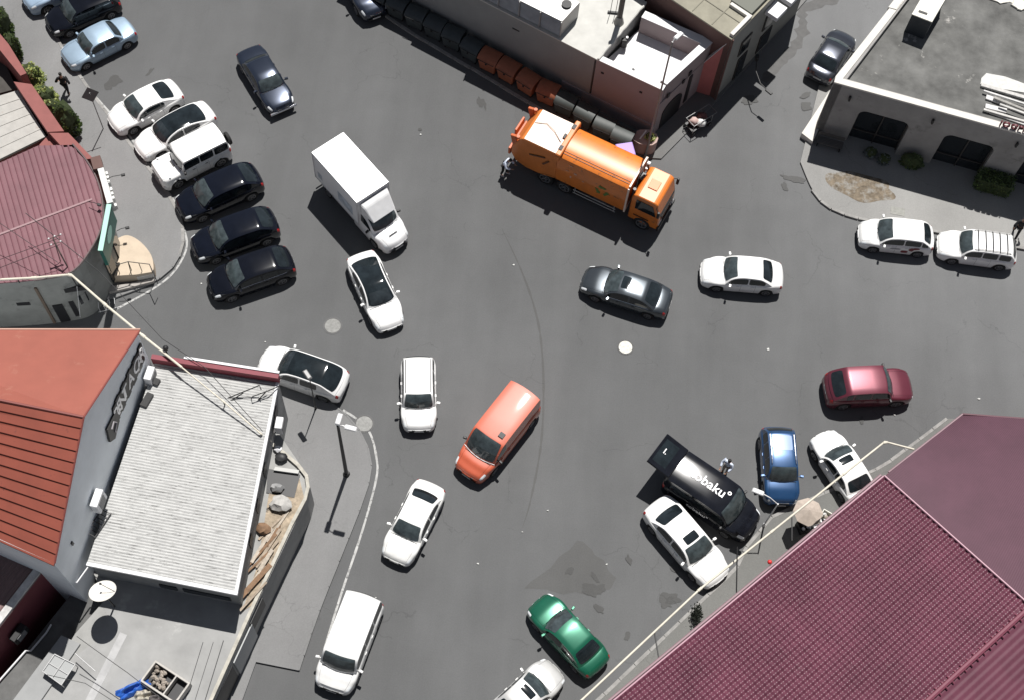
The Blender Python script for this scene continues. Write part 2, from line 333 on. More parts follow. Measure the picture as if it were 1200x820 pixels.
def wheel_mesh():
    global TYRE, RIMM
    a = MB(); prof = [(.60, -.095), (.90, -.11), (.97, -.09), (1, -.05), (1, .05), (.97, .09), (.90, .11), (.60, .095)]; n = 28; vs = []
    for k in range(n):
        t = 2*math.pi*k/n
        for r, y in prof: vs.append((r*math.cos(t), y, r*math.sin(t)))
    q = len(prof); a.add(vs, [(k*q+i, ((k+1) % n)*q+i, ((k+1) % n)*q+(i+1) % q, k*q+(i+1) % q) for k in range(n) for i in range(q)])
    o = a.build('tyre', RUB, smooth=35); TYRE = o.data; bpy.data.objects.remove(o)
    a = MB()
    for k in range(5):                       # five spokes, outer side is +y
        t = 2*math.pi*k/5; c, s = math.cos(t), math.sin(t)
        def pt(r, u, y): return (r*c-u*s, y, r*s+u*c)
        a.add([pt(.08, -.09, .08), pt(.60, -.07, .095), pt(.60, .07, .095), pt(.08, .09, .08), pt(.08, -.09, .02), pt(.60, -.07, .03), pt(.60, .07, .03), pt(.08, .09, .02)],
              [(0, 1, 2, 3), (7, 6, 5, 4), (0, 4, 5, 1), (3, 2, 6, 7), (1, 5, 6, 2), (0, 3, 7, 4)])
    n = 24
    for r0, r1, y in ((.55, .66, .1), (.001, .14, .09)):
        vs = []
        for k in range(n):
            t = 2*math.pi*k/n
            for r in (r0, r1): vs.append((r*math.cos(t), y, r*math.sin(t)))
            for r in (r1, r0): vs.append((r*math.cos(t), y-.06, r*math.sin(t)))
        a.add(vs, [(k*4+i, ((k+1) % n)*4+i, ((k+1) % n)*4+(i+1) % 4, k*4+(i+1) % 4) for k in range(n) for i in range(4)])
    a.cm = 1; vs = [(.62*math.cos(2*math.pi*k/n), .0, .62*math.sin(2*math.pi*k/n)) for k in range(n)]; a.add(vs, [list(range(n))])
    o = a.build('rim', [RIM, BLK]); RIMM = o.data; bpy.data.objects.remove(o)
wheel_mesh()
def add_wheel(root, x, y, r, wsc=1.0):
    g = bpy.data.objects.new('wheel', TYRE); link(g, root); g.location = (x, y, r); s = 1 if y > 0 else -1
    g.scale = (r, wsc*s, r)
    m = bpy.data.objects.new('rim', RIMM); link(m, g); m.location = (0, .012, 0)
    return g
def vehicle_root(name, label, cat, F, B, zf=.6, zb=.6, group=None, length=None, anchor='mid'):
    a = G(*F, zf); b = G(*B, zb); d = (a-b); d.z = 0; L = d.length; rz = math.atan2(d.y, d.x)
    if length:
        if anchor == 'front': c = a-d.normalized()*length/2
        else: c = (a+b)/2
        L = length
    else: c = (a+b)/2
    return thing(name, label, cat, (c.x, c.y, 0), rz, group), L
def shell(root, L, W, kind, P, x0=0.0, roofglass=None, sidewin=None, rearwin=True, sunroof=False, tint=None, rails=False, plate=(1, 1), handles=True,
          lights=True, Hs=None, racks=0, mirrors=True, grille=True, wheels=(.19, .81), trim=None, mods=None, rearside=True):
    K = dict(KIND[kind]); K.update(mods or {}); H = Hs or K['H']; c0, c1, c2, c3 = K['c']; zg = .19; wr = K['wr']; G2 = tint or GLASS
    zt = pch([(0, K['nose']-.14), (.012, K['nose']), (.07, K['nose']+(K['hood']-K['nose'])*.45), (c0*.62, K['hood']-.035), (c0+.01, K['hood']), (.5, K['belt']+.02), (min(c3, .93), K['deck']), (.975, K['tail']), (1, K['tail']-.16)])
    def hw(s):
        k = 1.0
        if s < K['fr']: k -= .20*((K['fr']-s)/K['fr'])**2.1
        if s > 1-K['rr']: k -= .15*((s-1+K['rr'])/K['rr'])**2.1
        e = min(s, 1-s)
        if e < .02: k -= .06*((.02-e)/.02)**2
        return W/2*k
    wx = wheels; ar = wr+.055
    def zb(s):
        z = zg+.06*max(0, 1-min(s, 1-s)/.05)
        for q in wx:
            d = abs(s-q)*L
            if d < ar: z = max(z, wr+math.sqrt(ar*ar-d*d)*.94)
        return z
    bowf, bowr = .085*W/1.8*K['fr']/.26*1.6, .07*W/1.8
    def B(s, v, off=0.0):
        """body surface; v 0 = sill .. 10 = centre line; negative s side by sign of v"""
        sg = 1 if v >= 0 else -1; v = min(abs(v), 9.999); i = int(v); f = v-i
        fy = SEC[i][0]*(1-f)+SEC[i+1][0]*f; fz = SEC[i][1]*(1-f)+SEC[i+1][1]*f
        w_ = hw(s); b_, t_ = zb(s), zt(s); y = w_*fy
        z = b_+(t_-b_)*fz + (.035*(1-(fy/.9)**2) if v > 6 and fy < .9 else 0)
        k = (fy*w_/(W/2))**2; ef = max(0, 1-s/.30); er = max(0, 1-(1-s)/.22)
        x = L/2-s*L + bowf*(1-k)*ef*1.0 - bowf*.5*ef - bowr*er*(1-k)+bowr*.5*er
        return Vector((x+x0, sg*y, z))
    ns = max(44, int(L/.075)); ss = [i/ns for i in range(ns+1)]
    mb = MB(); vs = []; fs = []; m = 2*len(SEC)-1
    for s in ss:
        for k in range(m):
            v = k if k < len(SEC) else m-1-k; q = B(s, v if k < len(SEC) else -v if v else 0)
            if k >= len(SEC): q.y = -abs(q.y)
            vs.append(q)
    for i in range(ns):
        for k in range(m-1): fs.append((i*m+k, i*m+k+1, (i+1)*m+k+1, (i+1)*m+k))
    mb.add(vs, fs)
    for i in (0, ns):                                        # nose and tail caps
        ring = vs[i*m:(i+1)*m]; cz = sum(q.z for q in ring)/m; dx = .05 if i == 0 else -.03
        cap = [Vector((q.x+dx*(1 if abs(q.y) < W*.38 else .4), q.y*.9, cz+(q.z-cz)*.72)) for q in ring]
        mb.add(ring+cap, [(k, k+1, k+1+m, k+m) for k in range(m-1)]); mb.add(cap, [list(range(m))])
    mb.build('body', P, root, smooth=38)
    MB().box((x0, 0, .45), (L*.93, W*.80, .46)).box((x0, 0, .30), (L*.80, W*.9, .16)).build('underbody', BLK, root)
    # ---- greenhouse
    zr = pch([(c0, K['hood']-.01), (c0+(c1-c0)*.55, K['hood']+(H-K['hood'])*.66), (c1, H-.055), (c1+(c2-c1)*.35, H), (c2-.02, H-.035), (c2+(c3-c2)*.5, H-(H-K['deck'])*.46), (c3, K['deck']-.01)]) if kind not in ('boxsuv',) else \
        pch([(c0, K['hood']-.01), (c1, H-.04), (c1+.03, H), (c2-.02, H), (c2, H-.03), (c3, K['deck'])])
    wrf = K['rw']*W/2
    def C(s, a):
        """cabin surface; |a| 1 = belt .. .5 = roof edge .. 0 = centre"""
        sg = 1 if a >= 0 else -1; a = abs(a); zbl = zt(s)-.03; top = max(zr(s), zbl+.002)
        wb = hw(s)*.915; den = max(H-zbl, .2)
        def yz(z):
            return wb+(min(wrf, wb-.02)-wb)*min(1, max(0, (z-zbl)/den))**1.1
        yt = yz(top)
        if a >= .5:
            f = (1-a)/.5; z = zbl+(top-.028-zbl)*f; y = yz(z)
        else:
            g = a/.5; y = yt*(g if g < 1 else 1)*(.985 if g > .95 else 1); z = top+.03*(1-g*g)-.028*g**10
            if top-zbl < .03: z = top
        g = abs(y)/max(wb, .1); wf = max(0, 1-(s-c0)/(c1-c0+.12)); wk = max(0, 1-(c3-s)/(c3-c2+.1))
        x = L/2-s*L + .17*(1-g*g)*wf*W/1.8 - .10*(1-g*g)*wk*W/1.8 - .05*wf
        return Vector((x+x0, sg*y, z))
    na, nc = 20, 44; mb = MB(); vs = []; aa = [-1+2*i/na for i in range(na+1)]
    cs = [c0+(c3-c0)*i/nc for i in range(nc+1)]
    for s in cs:
        for a in aa: vs.append(C(s, -a))
    mb.add(vs, [(i*(na+1)+k, i*(na+1)+k+1, (i+1)*(na+1)+k+1, (i+1)*(na+1)+k) for i in range(nc) for k in range(na)])
    mb.build('roof', P if not (roofglass == 'paint') else BLACK, root, smooth=50)
    def patch(F, s0, s1, v0, v1, n, m_, off, name, mt, sh=.05, parent=root, th=True):
        vs = []
        for i in range(n+1):
            for k in range(m_+1):
                p_ = -1+2*i/n; q_ = -1+2*k/m_; pp = p_*(1-sh*q_**6); qq = q_*(1-sh*p_**6)
                s = (s0+s1)/2+(s1-s0)/2*pp; v = (v0+v1)/2+(v1-v0)/2*qq
                e = 1e-3; a = F(s, v); nn = (F(s+e, v)-a).cross(F(s, v+(e*5 if F is B else e))-a)
                if nn.length < 1e-12: nn = Vector((0, 0, 1))
                nn.normalize(); cen = Vector((x0, 0, .45 if F is B else .6))
                if nn.dot(a-cen) < 0: nn = -nn
                vs.append(a+nn*off)
        b_ = MB().add(vs, [(i*(m_+1)+k, i*(m_+1)+k+1, (i+1)*(m_+1)+k+1, (i+1)*(m_+1)+k) for i in range(n) for k in range(m_)])
        return b_.build(name, mt, parent, smooth='full')
    ws0 = c0+(c1-c0)*.10; ws1 = c1+(.004 if kind != 'boxsuv' else -.004)
    if roofglass == 'full':
        patch(C, ws0, c3-(c3-c2)*.14, -.465, .465, 40, 12, .010, 'roof_panel', G2)
        patch(C, ws0+.01, c1-.02, -.38, .38, 12, 12, .014, 'windscreen', mat('tinted_windscreen', (.022, .028, .032), .08, spec=.7, var=.5, vs=2.6))
    elif roofglass == 'top':
        patch(C, ws0, ws1, -.445, .445, 12, 12, .009, 'windscreen', SHIELD)
        patch(C, c1+.012, c2-.01, -.43, .43, 24, 10, .010, 'roof_panel', BLACK)
    else:
        patch(C, ws0, ws1, -.445, .445, 12, 12, .009, 'windscreen', SHIELD)
    if rearwin and roofglass != 'full': patch(C, c2+(c3-c2)*(.12 if kind not in ('suv', 'van', 'minivan', 'wagon', 'boxsuv', 'estatevan') else .25), c3-(c3-c2)*.14, -.42, .42, 10, 12, .009, 'rear_window', G2, .08)
    if sidewin is None:
        mid = c0+(c3-c0)*.50
        if kind in ('sedan', 'coupe', 'oldsedan'): sidewin = [(c0+.045, mid-.012), (mid+.004, c2+(c3-c2)*.42)]
        elif kind in ('hatch', 'crossover'): sidewin = [(c0+.04, mid-.02), (mid-.004, c2-.0), (c2+.015, c3-.04)]
        elif kind in ('suv', 'wagon', 'minivan', 'estatevan', 'boxsuv'): sidewin = [(c0+.04 if kind != 'boxsuv' else c0+.03, c0+(c3-c0)*.37), (c0+(c3-c0)*.39, c0+(c3-c0)*.66), (c0+(c3-c0)*.69, c2+(c3-c2)*.2)]
        else: sidewin = [(c0+.035, c0+.20)]
    for sg in (1, -1):
        for a_, b_ in sidewin: patch(C, a_, b_, sg*.575, sg*.955, 12, 5, .008, 'side_window', G2, .06)
    if sunroof:
        sc = c1+(c2-c1)*(.22 if sunroof is True else sunroof); patch(C, sc-.042, sc+.042, -.27, .27, 8, 8, .010, 'sunroof', G2)
    if trim:                                                   # bright line under the windows
        for sg in (1, -1):
            MB().tube([C(s, sg*.985)+Vector((0, sg*.008, .01)) for s in [c0+.05+(c3-c0-.12)*i/10 for i in range(11)]], .011, 5).build('window_trim', trim, root)
    if lights:
        hz = (5.0, 6.9)
        for sg in (1, -1):
            patch(B, .006, .07 if K['fr'] > .1 else .02, sg*hz[0], sg*hz[1], 8, 5, .006, 'headlight', LENS, .08)
            patch(B, .965, .994, sg*4.4, sg*6.7, 6, 5, .006, 'taillight', TAIL, .05)
    if grille:
        zc = K['nose']; MB().box((B(0, 8).x+.035, 0, zc-.20), (.05, W*.40, .13)).box((B(0, 8).x+.04, 0, zg+.17), (.05, W*.55, .10)).build('grille', BLK, root, bevel=.01)
    if plate[0]: MB().box((B(0, 8).x+.068, 0, .42), (.012, .50, .11)).build('number_plate', PLATE, root)
    if plate[1]: MB().box((B(1, 8).x-.045, 0, K['tail']-.30), (.012, .50, .11)).build('number_plate', PLATE, root)
    # shut lines: hood and boot
    for nm, sA, sB in (('bonnet_seam', .02, c0-.012), ):
        for sg in (1, -1):
            MB().tube([B(sA+(sB-sA)*i/12, sg*7.35)+Vector((0, 0, .0015)) for i in range(13)], .004, 4).build(nm, BLK, root)
    MB().tube([B(c0-.006, v)+Vector((.10*(1-(abs(v)-10)**2/9), 0, .004)) for v in [7.4, 8, 8.6, 9.3, 9.99, -9.99, -9.3, -8.6, -8, -7.4]] and
              [B(c0-.012, v)+Vector((0, 0, .006)) for v in (7.2, 7.8, 8.5, 9.2, 9.99)]+[B(c0-.012, -v)+Vector((0, 0, .006)) for v in (9.2, 8.5, 7.8, 7.2)], .013, 5).build('cowl_trim', BLK, root)
    for sg in (1, -1):                                          # wipers
        p0 = C(c0+.012, sg*.10); p1 = C(c0+.035, -sg*.26 if sg > 0 else .02)
        MB().tube([p0+Vector((0, 0, .02)), (p0+p1)/2+Vector((0, 0, .032)), p1+Vector((0, 0, .022))], .009, 4).build('wiper', BLK, root)
    if mirrors:
        for sg in (1, -1):
            q = C(c0+(c1-c0)*.42, sg*.98); mb = MB(); mb.box((q.x+.02, q.y+sg*.06, q.z+.04), (.05, .12, .05))
            mb.box((q.x+.03, q.y+sg*.17, q.z+.09), (.12, .19, .14), -sg*.2); mb.build('wing_mirror', P if mirrors is True else BLK, root, bevel=.02)
    if handles:
        for sg in (1, -1):
            for sx in (.44, .62) if kind not in ('van', ) else (.30, .42):
                q = B(sx, sg*4.9); MB().box((q.x, q.y+sg*.012, q.z), (.16, .03, .03)).build('door_handle', P if kind not in ('boxsuv',) else BLK, root, bevel=.006)
                if kind != 'van' or sx < .4:
                    MB().tube([B(sx+.035, sg*v)+Vector((0, sg*.001, 0)) for v in (1.2, 2, 3, 4, 5, 5.8)], .005, 4).build('door_seam', BLK, root)
    if rails:
        for sg in (1, -1):
            MB().tube([C(c1+.02, sg*.44)+Vector((0, 0, .0))]+[C(s, sg*.44)+Vector((0, 0, .055)) for s in [c1+.04+(c2-c1-.07)*i/8 for i in range(9)]]+[C(c2-.01, sg*.44)], .017, 6).build('roof_rail', rails, root)
    for i in range(racks):
        s = c1+.02+(c2-c1-.03)*(i+.5)/racks
        MB().tube([C(s, .47)+Vector((0, 0, .03)), C(s, .3)+Vector((0, 0, .08)), C(s, -.3)+Vector((0, 0, .08)), C(s, -.47)+Vector((0, 0, .03))], .022, 6).build('rack_bar', BLK, root)
    for q in wx:
        for sg in (1, -1): add_wheel(root, L/2-q*L+x0, sg*(W/2-.125), wr)
    return B, C, patch, K
def car(name, label, cat, F, Bk, W, kind, P, group=None, zf=.6, zb=.6, **kw):
    root, L = vehicle_root(name, label, cat, F, Bk, zf, zb, group)
    L = min(max(L, 3.95), 5.35)
    r = shell(root, L-.10, W, kind, P, **kw)
    return root, L, r
G_PARK = 'cars parked nose to the kerb at the upper left'
CAB = paint('blue_grey', (.30, .40, .52)); PAL = paint('pale_blue', (.30, .40, .50), metal=.35)
car('parked_suv', 'pale blue grey off-roader half out of the picture, topmost of the parked row', 'car', (30, 5), (114, -34), 1.85, 'suv', CAB, G_PARK, rails=BLK)
car('parked_suv', 'black estate car parked between the pale blue sedan and the blue grey off-roader', 'car', (57, 31), (137, -4), 1.85, 'wagon', BLACK, G_PARK)
car('parked_sedan', 'pale blue old sedan with white sunlit roof parked by the walking pedestrian', 'car', (76, 71), (155, 31), 1.75, 'oldsedan', PAL, G_PARK, trim=CHR, mods=dict(H=1.42))
car('parked_coupe', 'white coupe with white roof and dark rear window parked beside the square sign', 'car', (131, 146), (210, 105), 1.85, 'coupe', WHT, G_PARK, sidewin=[(.31, .70)])
car('parked_sedan', 'white sedan with black glass roof between the white coupe and the boxy off-roader', 'car', (162, 177), (248, 130), 1.76, 'coupe', WHT, G_PARK, roofglass='full', sidewin=[(.31, .54), (.555, .76)])
gw, L, (Bf, Cf, pf, K) = car('parked_off_roader', 'boxy white off-roader with a spare wheel on its back door', 'car', (184, 209), (266, 168), 1.74, 'boxsuv', WHT, G_PARK, mirrors='b')
MB().box((L/2-.14, 0, .52), (.16, 1.66, .26)).build('bumper', WHT, gw, bevel=.04)
MB().box((L*.09+L*.17, .0, 1.185), (.10, .44, .03)).build('bonnet_vent', BLK, gw)
sp = bpy.data.objects.new('spare_wheel', TYRE); link(sp, gw); sp.location = (-L/2-.10, .05, 1.05); sp.scale = (.38, .85, .38); sp.rotation_euler = (0, 0, R_(90))
rm = bpy.data.objects.new('rim', RIMM); link(rm, sp)
for sg in (1, -1):
    for q in (.19, .81):
        x = L/2-.05-q*(L-.1)
        MB().tube([(x+.50*math.cos(t), sg*(.87+.0), .39+.50*math.sin(t)) for t in [R_(8+164*i/12) for i in range(13)]], .055, 6).build('wheel_arch_trim', WHT, gw, smooth=True)
    MB().box((0, sg*.90, .36), (1.9, .16, .05)).build('side_step', BLK, gw, bevel=.01)
    MB().cyl((L/2-.52, sg*.72, 1.13), .055, .07, 10).build('indicator', LENS, gw)
BLK2 = mat('paint_black_blue', (.004, .0055, .011), .10, coat=.6, spec=.3, var=.2, vs=2)
car('parked_suv', 'glossy black SUV with silver reflections on its bonnet beside the boxy white off-roader', 'car', (210, 247), (304, 206), 1.92, 'crossover', BLK2, G_PARK, rails=None)
car('parked_suv', 'glossy black SUV in the middle of the three black ones', 'car', (227, 294), (324, 259), 1.92, 'crossover', BLK2, G_PARK)
car('parked_suv', 'black hatchback SUV at the lower end of the parked row nearest the building corner', 'car', (246, 338), (343, 305), 1.90, 'crossover', BLACK, G_PARK, trim=CHR, mods=dict(H=1.55))
NAVY = paint('navy', (.022, .03, .05), metal=.5, rough=.22)
mb_, L, _ = car('sedan_car', 'dark navy old sedan driving alone above the white box truck', 'car', (332, 127), (290, 59), 1.75, 'oldsedan', NAVY, 'cars crossing the junction', trim=CHR)
MB().box((L/2+.02, 0, .46), (.14, 1.62, .12)).build('bumper', CHR, mb_, bevel=.03)
car('parked_suv', 'black car cut by the top edge standing next to the dark refuse bins', 'car', (441, 18), (401, -52), 1.85, 'suv', NAVY)
car('sedan_car', 'white sedan with black glass roof just below the box truck', 'car', (459, 383), (421, 299), 1.83, 'coupe', WHT, 'cars crossing the junction', roofglass='full', sidewin=[(.31, .54), (.555, .76)])
car('suv_car', 'white SUV with black roof parked at the corner beside the white tin-roofed shed', 'car', (307, 420), (405, 454), 1.86, 'crossover', WHT, roofglass='full', sidewin=[(.30, .52), (.54, .74)])
car('estate_car', 'white estate with dark side trim driving down left of the orange van', 'car', (491, 503), (490, 419), 1.82, 'wagon', WHT, 'cars crossing the junction', rails=BLK, mods=dict(H=1.62))
ORG = paint('orange_red', (.52, .105, .05), rough=.45)
ov, L, (Bf, Cf, pf, K) = car('delivery_van', 'orange panel van with a small square roof vent', 'van', (547, 555), (618, 465), 2.06, 'van', ORG, 'cars crossing the junction', mirrors='b', mods=dict(c=(.18, .34, .965, .985), H=2.12, rw=.86, fr=.3), rearwin=False)
q = Cf(.42, .28); MB().box((q.x, q.y, q.z+.03), (.28, .28, .05)).build('roof_vent', BLK, ov)
MB().tube([Cf(K['c'][0]+.006, v)+Vector((0, 0, .015)) for v in (.8, .6, .45, .2, 0, -.2, -.45, -.6, -.8)], .018, 5).build('cowl_strip', GLOW, ov)
car('sedan_car', 'white four-door sedan driving down between the orange and white vans', 'car', (462, 656), (507, 567), 1.78, 'sedan', paint('white_warm', (.78, .78, .76)), 'cars crossing the junction', mods=dict(fr=.2, rr=.16))
car('minibus', 'long white passenger van at the bottom edge beside the pavement', 'van', (388, 808), (430, 699), 1.98, 'estatevan', paint('white_dull', (.72, .72, .71)), 'cars crossing the junction')
GRY = paint('graphite', (.055, .065, .075), metal=.55, rough=.25)
car('sedan_car', 'dark graphite sedan with open sunroof below the garbage truck', 'car', (684, 325), (785, 358), 1.88, 'sedan', GRY, 'cars crossing the junction', sunroof=True, trim=CHR)
car('sedan_car', 'plain white sedan driving left between the graphite sedan and the white taxi', 'car', (822, 318), (917, 326), 1.82, 'sedan', WHT, 'cars crossing the junction')
tx, L, (Bf, Cf, pf, K) = car('taxi', 'white hatchback taxi with dark red side stripes parked below the gravel patch', 'taxi', (1007, 273), (1093, 282), 1.76, 'hatch', WHT, 'cars parked at the right kerb')
STR = mat('taxi_red', (.16, .012, .02), .4); STG = mat('taxi_grey', (.30, .30, .32), .4)
for sg in (1, -1):
    pf(Bf, .66, .80, sg*3.2, sg*5.2, 6, 4, .007, 'side_stripe', STR, .2); pf(Bf, .56, .655, sg*2.2, sg*3.4, 6, 4, .007, 'side_stripe', STR, .2); pf(Bf, .40, .55, sg*3.6, sg*4.4, 6, 3, .007, 'side_stripe', STG, .2)
car('estate_car', 'white estate with black roof rack bars parked behind the taxi', 'car', (1099, 286), (1190, 298), 1.76, 'wagon', WHT, 'cars parked at the right kerb', racks=5, rails=BLK)
car('sedan_car', 'dark sedan driving up the side street beside the flat-roofed cafe', 'car', (990, 42), (959, 90), 1.80, 'sedan', paint('dark_silver', (.05, .055, .07), metal=.6, rough=.2))
MAR = paint('maroon', (.13, .022, .038), metal=.35, rough=.36)
car('suv_car', 'maroon SUV driving right in front of the maroon roof', 'car', (1067, 452), (966, 457), 1.86, 'suv', MAR, 'cars crossing the junction', mirrors='b', mods=dict(fr=.10, rr=.08, rw=.84, H=1.75, c=(.27, .36, .78, .96)))
BLU = paint('blue', (.016, .062, .16), metal=.3, rough=.3)
bl, L, (Bf, Cf, pf, K) = car('suv_car', 'blue SUV parked by the kerb beside the black lettered van', 'car', (916, 590), (909, 502), 1.78, 'suv', BLU, 'cars parked along the lower right kerb', rails=CHR, mods=dict(fr=.10, rr=.08, H=1.76))
pf(Cf, .60, .80, -.36, .36, 12, 8, .009, 'roof_panel', paint('pale_blue_panel', (.16, .26, .48)), .04)
car('sedan_car', 'white rounded sedan with sunroof half under the eave of the maroon roof', 'car', (962, 508), (1014, 588), 1.80, 'sedan', WHT, 'cars parked along the lower right kerb', sunroof=True)
car('sedan_car', 'white sedan with black sunroof parked left of the black lettered van', 'car', (843, 679), (766, 589), 1.92, 'sedan', WHT, 'cars parked along the lower right kerb', sunroof=True, mods=dict(H=1.5))
GRN = paint('green', (.008, .115, .065), metal=.35, rough=.28)
car('sedan_car', 'metallic green sedan near the bottom edge', 'car', (629, 704), (703, 784), 1.76, 'sedan', GRN, 'cars parked along the lower right kerb', mods=dict(fr=.2, rr=.18))
car('sedan_car', 'pale silver sedan cut by the bottom edge in front of the green sedan', 'car', (651, 783), (580, 850), 1.78, 'sedan', paint('silver', (.52, .52, .51), metal=.2), 'cars parked along the lower right kerb', sunroof=True)
# ---- black van with open tailgate
bv, L0 = vehicle_root('lettered_van', 'long black van with white lettering on its roof and its tailgate raised', 'van', (882, 619), (785, 552), .6, .6)
L = L0; W = 2.14; VBK = mat('van_black', (.008, .009, .013), .12, coat=.3, spec=.25, var=.3, vs=2)
Bf, Cf, pf, K = shell(bv, L-.1, W, 'van', VBK, mods=dict(c=(.20, .33, .97, .985), H=2.0, rw=.88, fr=.24), rearwin=False, sidewin=[(.24, .40), (.42, .62), (.65, .9)], mirrors='b')
zt_ = 2.0; hx = -L/2+.10
tg = MB().box((hx-.50, 0, zt_+.15), (1.35, 1.86, .10), M=Matrix.Rotation(R_(9), 4, 'Y'), tp=.97); tail = tg.build('tailgate', VBK, bv, bevel=.02)
MB().box((hx-.62, 0, zt_+.215), (.78, 1.35, .012), M=Matrix.Rotation(R_(9), 4, 'Y')).build('tailgate_window', GLASS, tail)
for sg in (1, -1): MB().tube([(hx+.02, sg*.72, 1.5), (hx-.55, sg*.70, 2.12)], .015, 5).build('gas_strut', BLK, tail)
text_mesh('lettering', "I.", .42, GLOW, tail, frame((hx-.70, .06, zt_+.262), (.99, 0, -.17), (0, 1, 0)), .004)
MB().box((hx+.05, 0, 1.15), (.04, 1.5, 1.3)).build('load_opening', BLK, bv)
text_mesh('lettering', "tobaku\u00b0", .70, GLOW, bv, frame((-.35, .05, 2.05), (1, 0, 0), (0, 1, 0)), .004)
for sg in (1, -1):
    text_mesh('side_lettering', "tobaku\u00b0", .40, GLOW, bv, frame((-.2, sg*(W/2+.012), .95), (-sg, 0, 0), (0, 0, 1)), .006)
# ---- box truck
a = G(384, 167.5, 3.2); b = G(436, 225, 3.2); u = (b-a).normalized(); rz = math.atan2(u.y, u.x); mid = a+u*3.0
bt = thing('box_truck', 'white box truck with wind deflector above its cab', 'truck', (mid.x, mid.y, 0), rz)
TRW = paint('truck_white', (.80, .80, .80)); W = 2.06
# local x: box from -3.0 to +.95, cab from .95 to 3.0
Bf, Cf, pf, K = shell(bt, 2.75, 1.95, 'van', TRW, x0=1.62, mods=dict(c=(.34, .62, .97, .99), H=2.05, hood=1.15, belt=1.2, nose=.85, fr=.5, wr=.34), rearwin=False, sidewin=[(.42, .80)], wheels=(.33,), handles=False, mirrors='b', plate=(1, 0))
bx = MB(); bx.box((-1.02, 0, 2.05), (3.95, W, 2.30)); bx.build('cargo_box', mat('box_panel', (.78, .78, .79), .5, var=.03, vs=.8), bt, bevel=.02)
tr = MB()
for y in (-W/2, W/2):
    for z in (.92, 3.19): tr.box((-1.02, y, z), (3.99, .05, .07))
for x in (-2.99, .95):
    for y in (-W/2, W/2): tr.box((x, y, 2.05), (.07, .06, 2.3))
    tr.box((x, 0, 3.19), (.06, W, .07))
tr.build('box_edging', mat('box_edging', (.6, .6, .61), .4, .3), bt)
df = MB(); df.add([(1.02, -.86, 2.0), (1.02, .86, 2.0), (1.95, -.74, 2.02), (1.95, .74, 2.02), (1.02, -.90, 2.95), (1.02, .90, 2.95), (1.32, -.80, 2.78), (1.32, .80, 2.78)],
        [(0, 1, 3, 2), (4, 6, 7, 5), (2, 3, 7, 6), (0, 2, 6, 4), (1, 5, 7, 3), (0, 4, 5, 1)]); df.build('wind_deflector', TRW, bt, bevel=.05)
MB().box((-.4, 0, .72), (5.1, .8, .22)).build('chassis', BLK, bt)
MB().box((1.62+1.0, 0, 1.17), (.05, .50, .03), M=Matrix.Rotation(R_(12), 4, 'Y')).build('bonnet_vent', BLK, bt)
sb = mat('box_faded_print', (.45, .5, .56), .5, var=.4, vs=1.5)
for sg in (1, -1):
    MB().box((-.2, sg*(W/2+.006), 1.7), (1.3, .006, .8)).build('faded_print', sb, bt); MB().box((-2.5, sg*(W/2+.006), 1.5), (.4, .006, .5)).build('faded_print', sb, bt)
for sg in (1, -1): add_wheel(bt, -2.0, sg*.86, .34, 1.0); MB().box((-.6, sg*.95, .62), (1.6, .04, .22)).build('side_guard', CHR, bt)
MB().box((-3.02, 0, .62), (.06, 1.9, .14)).build('rear_bumper', BLK, bt)
# ---- garbage truck
a = G(624, 145, 3.3); b = G(748, 203, 3.3); u = (b-a).normalized(); rz = math.atan2(u.y, u.x)
gt = thing('garbage_truck', 'orange garbage truck with green recycling symbol working by the refuse bins', 'truck', (a.x, a.y, 0), rz)
OR = mat('truck_orange', (.68, .19, .028), .38, coat=.5, var=.16, vs=.9, stain=((.30, .11, .04), 2.4, .585, .08)); OR2 = mat('truck_orange_worn', (.60, .185, .04), .45, var=.12, vs=1.4)
LGT = mat('hopper_roof_glare', (.82, .62, .50), .4, var=.06, vs=2)  # pale tone stands for sun glare on the orange hopper top
W = 2.28
def ext(prof, y0, y1, mb):
    n = len(prof); vs = [(x, y0, z) for x, z in prof]+[(x, y1, z) for x, z in prof]
    mb.add(vs, [list(range(n)), list(range(2*n-1, n-1, -1))]+[(i, i+n, (i+1) % n+n, (i+1) % n) for i in range(n)])
# curved main body: cross-section in yz extruded along x
sec = [(-W/2, 1.05), (-W/2-.02, 2.0), (-W/2, 2.9), (-W/2+.06, 3.12), (-W/2+.26, 3.27), (-.5, 3.36), (0, 3.40), (.5, 3.36), (W/2-.26, 3.27), (W/2-.06, 3.12), (W/2, 2.9), (W/2+.02, 2.0), (W/2, 1.05)]
mb = MB(); n = len(sec); vs = [(x, y, z) for x in (2.15, 6.4) for y, z in sec]
mb.add(vs, [list(range(n))[::-1], list(range(n, 2*n))]+[(i, (i+1) % n, (i+1) % n+n, i+n) for i in range(n)])
mb.build('container_body', OR, gt, smooth=30)
mb = MB()
for x in (6.40, ):
    for y in (-1, 1): mb.box((x, y*(W/2+.01), 2.15), (.10, .10, 2.25))
    mb.box((x, 0, 3.36), (.10, W*.96, .12)); mb.box((x, 0, 1.1), (.1, W, .12))
mb.build('front_frame', mat('truck_frame', (.75, .6, .5), .4), gt, bevel=.01)
mb = MB()
for y in (-.86, -.72): mb.box((4.25, y, 3.325-(abs(y)-.7)*.25), (4.1, .025, .03))
mb.build('roof_rail', mat('rail_dark', (.2, .06, .02), .5), gt)
mb = MB(); ext([(-.35, 1.0), (-.62, 1.5), (-.62, 2.2), (-.10, 3.18), (.05, 3.28), (2.15, 3.28), (2.15, 1.0), (1.2, .75), (.3, .75)], -W/2+.02, W/2-.02, mb); mb.build('hopper', OR2, gt, bevel=.03)
MB().box((1.06, 0, 3.292), (1.98, W-.10, .02)).build('hopper_roof_glare', LGT, gt)
